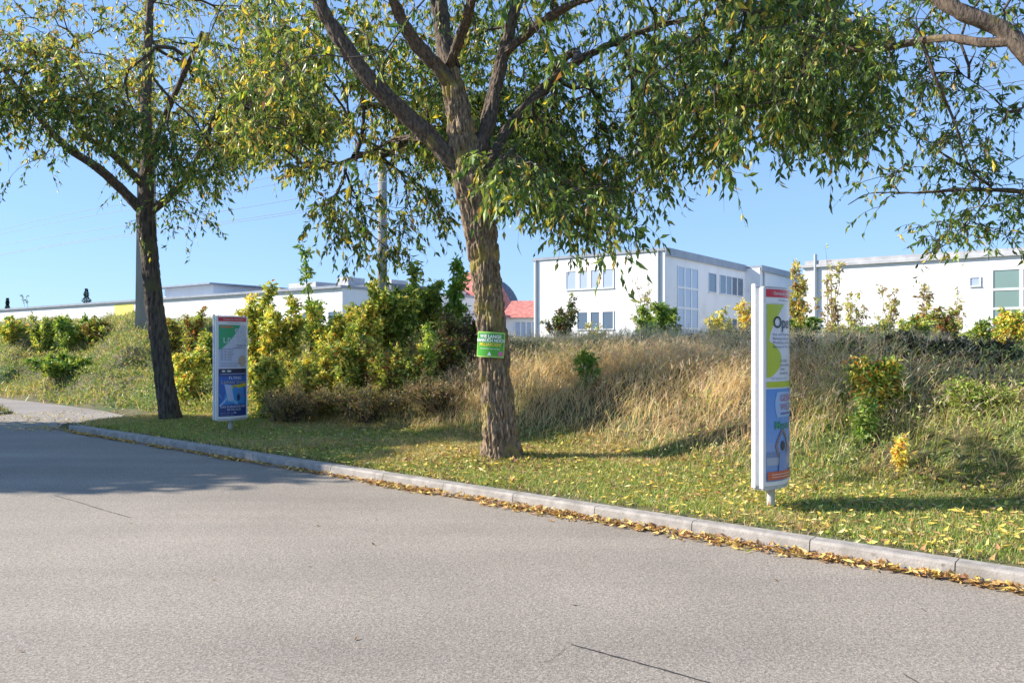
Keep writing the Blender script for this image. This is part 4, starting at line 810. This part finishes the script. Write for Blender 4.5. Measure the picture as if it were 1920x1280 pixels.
def add_text(mb, fn, body, size, x, z, col, align='LEFT', bold=0):
    V, fs = text_pts(body, size, x, z, align, bold)
    if not len(V): return
    Q = np.array([fn(v[0], v[1]) for v in V]); tri = {}
    for f in fs: tri.setdefault(len(f), []).append(f)
    mb.add(Q, [np.array(v) for v in tri.values()], col)
def stand(s, n, label):
    x, y = sn2xy(s, n); z = float(gz_sn(s, n)); R = empty('poster_stand', (x, y, z-.01), label, 'poster stand', 'lens shaped poster stands on the verge', rz=math.atan2(NN[1], NN[0]))
    m = MB(); m.tube([(0, 0, -.05), (0, 0, .40)], [.036, .036], 16); m.tube([(0, 0, 0), (0, 0, .012)], [.075, .075], 16); m.build('post', M['post'], R, smooth=False)
    z0, z1 = .245, 2.03
    xs = np.linspace(-W/2+.012, W/2-.012, 17)
    sec = [(q, fy(q)) for q in xs]+[(q, -fy(q)) for q in xs[::-1]]; k = len(sec)
    m = MB(); V = [(a, b*.985, z0) for a, b in sec]+[(a, b*.985, z1) for a, b in sec]
    i = np.arange(k); m.add(V, [np.stack([i, (i+1) % k, (i+1) % k+k, i+k], 1), np.arange(k)[None, ::-1], (np.arange(k)+k)[None]]); m.build('housing', M['alu'], R)
    for sx in (-1, 1):
        for sy in (-1, 1):
            m = MB(); m.box(sx*(W/2+.002)-.014, sx*(W/2+.002)+.014, sy*.038-.017, sy*.038+.017, z0-.015, z1+(.035 if sy > 0 else .0)); m.build('side_rail', M['alu'], R)
    m = MB()
    sec2 = [(a*.985, b*.93) for a, b in sec]; V = [(a, b, z0-.035) for a, b in sec2]+[(a, b, z0-.003) for a, b in sec2]
    m.add(V, [np.stack([i, (i+1) % k, (i+1) % k+k, i+k], 1), np.arange(k)[None, ::-1], (np.arange(k)+k)[None]]); m.build('bottom_cap', M['post'], R)
    m = MB(); V = [(a, b, z1+.003) for a, b in sec2]+[(a, b, z1+.012) for a, b in sec2]
    m.add(V, [np.stack([i, (i+1) % k, (i+1) % k+k, i+k], 1), np.arange(k)[None, ::-1], (np.arange(k)+k)[None]]); m.build('top_cap', M['post'], R)
    return R
cf = lambda o: (lambda x, z: (x, fy(x, o), z))
WH, GR, RED = (.72, .73, .75), (.30, .32, .35), (.55, .02, .04)
def header(R):
    m = MB(); curved(m, -.275, .275, 1.895, 2.025, .003, WH); curved(m, -.27, .27, 1.945, 2.018, .006, RED)
    add_text(m, cf(.009), 'Gemeinde Information', .042, 0, 1.968, (.75, .7, .7), 'CENTER'); add_text(m, cf(.007), 'www.plakat-anzeigen.at', .026, 0, 1.913, (.12, .14, .3), 'CENTER')
    m.build('header', M['print'], R, attr=True)
# right stand
R = stand(*xy2sn(2.40, 7.42), 'nearer poster stand with a green and white poster above a pale blue one'); header(R)
m = MB(); zb, zt = 1.13, 1.885; GL = (.42, .50, .03)
curved(m, -.265, .27, zb, zt, .003, (.66, .66, .72))
curved(m, 0, 0, 1.55, zt-.002, .006, GL, 6, 12, fl=lambda z: -.262, fr=lambda z: -.235+.21*((z-1.55)/.335)**1.8)
curved(m, 0, 0, 1.22, 1.55, .006, GL, 6, 12, fl=lambda z: -.262, fr=lambda z: -.235+.16*math.sin(max(0, min(1, (z-1.22)/.33))*math.pi)**.8)
curved(m, -.262, .267, zb+.002, zb+.055, .006, GL, 12)
add_text(m, cf(.010), 'Open Day', .15, -.20, 1.67, (.02, .035, .05), bold=.002)
for k, tx in enumerate(['Aus- und Weiterbildung für alle', 'Beratung, Information, Termine', 'Workshops und Führungen', 'Samstag von 9 bis 15 Uhr']): add_text(m, cf(.009), tx, .034, -.20, 1.60-k*.037, (.07, .08, .22))
for k, tx in enumerate(['16.10.2021', 'Jetzt anmelden', 'Halle 2', 'Eintritt frei']): add_text(m, cf(.009), tx, .034, -.10, 1.36-k*.037, (.09, .09, .16))
add_text(m, cf(.009), 'Wir freuen uns auf Sie', .028, -.22, 1.205, (.25, .28, .35))
m.build('upper_poster', M['print'], R, attr=True)
m = MB(); zb, zt = .285, 1.118
for k in range(12): f = k/11; curved(m, -.265, .27, zb+(zt-zb)*k/12, zb+(zt-zb)*(k+1)/12, .003, tuple(np.array([.22, .36, .68])*(1-f)+np.array([.09, .26, .62])*f if k > 4 else np.array([.17, .28, .55])+k*.015))
curved(m, 0, 0, .86, 1.09, .006, (.30, .45, .72), 8, 8, fl=lambda z: -.14-.03*math.sin((z-.86)/.23*math.pi), fr=lambda z: .25)
add_text(m, cf(.010), 'GESUND', .085, -.10, 1.005, (.50, .10, .16)); add_text(m, cf(.010), 'WELT', .085, -.10, .925, (.42, .12, .20))
curved(m, 0, 0, .885, .90, .010, (.10, .10, .35), 8, 2, fl=lambda z: -.09, fr=lambda z: .12)
add_text(m, cf(.010), 'Messe', .105, -.18, .755, (.02, .25, .14), bold=.001)
add_text(m, cf(.010), '15.', .09, .10, .62, (.45, .12, .14)); add_text(m, cf(.010), 'NOV', .07, .09, .54, (.62, .20, .28))
# seated figure with arms joined overhead: head, arms, body
def blob(cx, cz, rx, rz, col, o=.010, n=16):
    V = [(cx, fy(cx, o), cz)]+[(cx+rx*math.cos(t), fy(cx+rx*math.cos(t), o), cz+rz*math.sin(t)) for t in np.linspace(0, 2*np.pi, n, endpoint=False)]
    m.add(V, [np.array([(0, i, i % n+1) for i in range(1, n+1)])], col)
def strip(pts, w_, col, o=.010):
    p = np.array(pts); t = nrm(np.gradient(p, axis=0)); sd = np.stack([-t[:, 1], t[:, 0]], 1)*w_/2; V = [(a, fy(a, o), b) for a, b in p+sd]+[(a, fy(a, o), b) for a, b in p-sd]; n = len(p); i = np.arange(n-1)
    m.add(V, [np.stack([i, i+n, i+n+1, i+1], 1)], col)
curved(m, -.262, .26, .43, .50, .006, (.36, .40, .50), 10); curved(m, -.262, -.12, .50, .55, .006, (.16, .24, .40), 4)
cx_ = -.055
strip([(cx_-.06, .50), (cx_-.10, .60), (cx_-.06, .68), (cx_-.005, .745)], .03, (.24, .19, .22)); strip([(cx_+.06, .50), (cx_+.10, .60), (cx_+.06, .68), (cx_+.005, .745)], .03, (.24, .19, .22))
blob(cx_, .60, .034, .045, (.06, .06, .08), .012); curved(m, 0, 0, .36, .54, .012, (.20, .30, .56), 4, 6, fl=lambda z: cx_-.075+.02*(z-.36)/.18, fr=lambda z: cx_+.075-.02*(z-.36)/.18)
curved(m, -.262, .262, .30, .375, .014, (.60, .13, .07), 10); curved(m, -.22, .2, .345, .352, .017, (.75, .55, .5), 8); curved(m, -.22, .2, .322, .329, .017, (.75, .55, .5), 8)
m.build('lower_poster', M['print'], R, attr=True)
# left stand
R = stand(*xy2sn(-4.98, 14.15), 'farther poster stand by the left tree, its lower poster dark blue'); header(R)
m = MB(); zb, zt = 1.13, 1.885
curved(m, -.265, .27, zb, zt, .003, (.50, .54, .66))
curved(m, 0, 0, 1.45, zt-.002, .006, (.02, .33, .13), 8, 12, fl=lambda z: -.262, fr=lambda z: -.25+.38*((z-1.45)/.435)**.8)
curved(m, -.24, -.02, 1.83, 1.865, .009, (.45, .20, .10), 6)
blob(.17, 1.25, .09, .10, (.46, .36, .28), .006)
add_text(m, cf(.011), 'SIX', .17, .0, 1.70, (.60, .66, .74)); add_text(m, cf(.011), 'LIVE TOUR', .135, -.20, 1.57, (.60, .66, .74))
add_text(m, cf(.009), 'Herbst 2021', .05, .04, 1.51, (.10, .12, .20)); add_text(m, cf(.009), 'Stadthalle Eintritt', .038, -.02, 1.47, (.10, .12, .20))
for k in range(5): add_text(m, cf(.009), ['20.10. Villach', '22.10. Lienz', '24.10. Spittal', '28.10. Graz', '30.10. Linz'][k], .042, -.24, 1.445-k*.045, (.10, .12, .20))
for k in range(2): add_text(m, cf(.009), ['Karten an allen bekannten', 'Stellen und im Netz'][k], .036, -.24, 1.20-k*.042, (.16, .18, .28))
m.build('upper_poster', M['print'], R, attr=True)
m = MB(); zb, zt = .285, 1.118
curved(m, -.265, .27, zb, zt, .003, (.015, .05, .20)); curved(m, -.262, .267, 1.04, zt-.002, .006, (.008, .012, .05)); curved(m, -.23, .25, 1.020, 1.030, .007, (.30, .38, .55))
curved(m, -.255, .26, .48, .98, .005, (.015, .11, .42), 10)
curved(m, 0, 0, .5, .80, .007, (.03, .24, .58), 8, 8, fl=lambda z: -.22+.1*(z-.5)/.3, fr=lambda z: .24-.05*(z-.5)/.3)
blob(-.19, 1.075, .03, .017, (.55, .6, .7)); blob(-.10, 1.075, .04, .016, (.6, .62, .7))
add_text(m, cf(.010), 'FLYING', .075, .02, .93, (.62, .66, .75), 'CENTER'); add_text(m, cf(.010), 'Lichter Show', .085, 0, .855, (.42, .36, .20), 'CENTER')
m.add([(-.07, fy(-.07, .012), .765), (.10, fy(.10, .012), .78), (.25, fy(.25, .012), .80), (.25, fy(.25, .012), .86), (.10, fy(.1, .012), .84), (-.07, fy(-.07, .012), .825)], [np.array([(0, 1, 4, 5), (1, 2, 3, 4)])], (.55, .42, .02))
m.add([(-.12, fy(-.12, .012), .56), (-.01, fy(-.01, .012), .57), (-.06, fy(-.06, .012), .83), (-.18, fy(-.18, .012), .85)], [np.array([(0, 1, 2, 3)])], (.36, .48, .70))
strip([(-.25, .47), (-.19, .53), (-.12, .62)], .03, (.25, .45, .70)); strip([(-.12, .57), (-.02, .555), (.06, .50)], .05, (.18, .40, .66)); strip([(.06, .66), (.09, .72), (.13, .66), (.18, .62), (.23, .64)], .03, (.14, .20, .38)); blob(.08, .61, .03, .06, (.01, .03, .10)); strip([(-.22, .60), (-.26, .68)], .02, (.10, .25, .50))
add_text(m, cf(.010), 'DAS FLIEGENDE FEST', .052, 0, .435, (.50, .52, .68), 'CENTER', .001); add_text(m, cf(.010), 'IN VILLACH', .05, 0, .385, (.50, .52, .68), 'CENTER', .001)
add_text(m, cf(.010), 'tickets   info   partner', .03, -.24, .335, (.35, .36, .5)); blob(.01, .345, .02, .014, (.6, .5, .6)); add_text(m, cf(.010), 'halle  |  stadt  |  kultur', .026, -.24, .30, (.30, .32, .45))
m.build('lower_poster', M['print'], R, attr=True)
# campaign board tied round the middle trunk
BX = px(926, 0, TY)[0]; BZ = EYE+(HZ-646)/F*TY; RB0 = .30
Bd = empty('campaign_board', (BX, TY, BZ), 'curved green board with white and yellow lettering tied round the thick middle trunk', 'sign', rz=math.radians(-6)); Bd.rotation_euler = (math.radians(0), math.radians(3.5), math.radians(-10))
def bf(o):
    def f(x, z): a = x/RB0; r = RB0-.035+o; return (r*math.sin(a), -r*math.cos(a), z)
    return f
m = MB()
def cpatch(x0, x1, z0, z1, o, col, nx=14):
    f = bf(o); xs = np.linspace(x0, x1, nx+1); V = [f(x, z0) for x in xs]+[f(x, z1) for x in xs]; i = np.arange(nx); m.add(V, [np.stack([i, i+1, i+nx+2, i+nx+1], 1)], col)
cpatch(-.225, .225, -.165, .165, -.003, (.10, .26, .04)); cpatch(-.225, .225, -.165, .165, 0, (.30, .55, .10)); cpatch(-.205, .205, -.145, .145, .002, (.03, .28, .05)); cpatch(-.205, .205, -.145, -.02, .0032, (.07, .36, .03))
add_text(m, bf(.005), 'WIE LANGE', .062, 0, .085, (.80, .80, .80), 'CENTER', .0015); add_text(m, bf(.005), 'KANN ICH NOCH', .055, 0, .035, (.80, .80, .80), 'CENTER', .0015)
add_text(m, bf(.005), 'MILLIARDEN?', .058, 0, -.018, (.75, .62, .04), 'CENTER', .0015); add_text(m, bf(.005), 'umverteilen statt warten', .030, 0, -.062, (.72, .75, .75), 'CENTER')
f = bf(.006); m.add([f(-.03, -.14), f(.03, -.14), f(0, -.09)], [np.array([(0, 1, 2)])], (.75, .75, .75))
m.add([f(.165, -.115)]+[f(.165+.032*math.cos(t), -.115+.036*math.sin(t)) for t in np.linspace(0, 2*np.pi, 16, endpoint=False)], [np.array([(0, i, i % 16+1) for i in range(1, 17)])], (.60, .12, .38))
m.build('board', M['sign'], Bd, attr=True)
m = MB(); f = bf(-.006); m.tube([f(x, .12) for x in np.linspace(-.80, .80, 40)], .0035, 5); m.build('tie_wire', M['tar'], Bd)
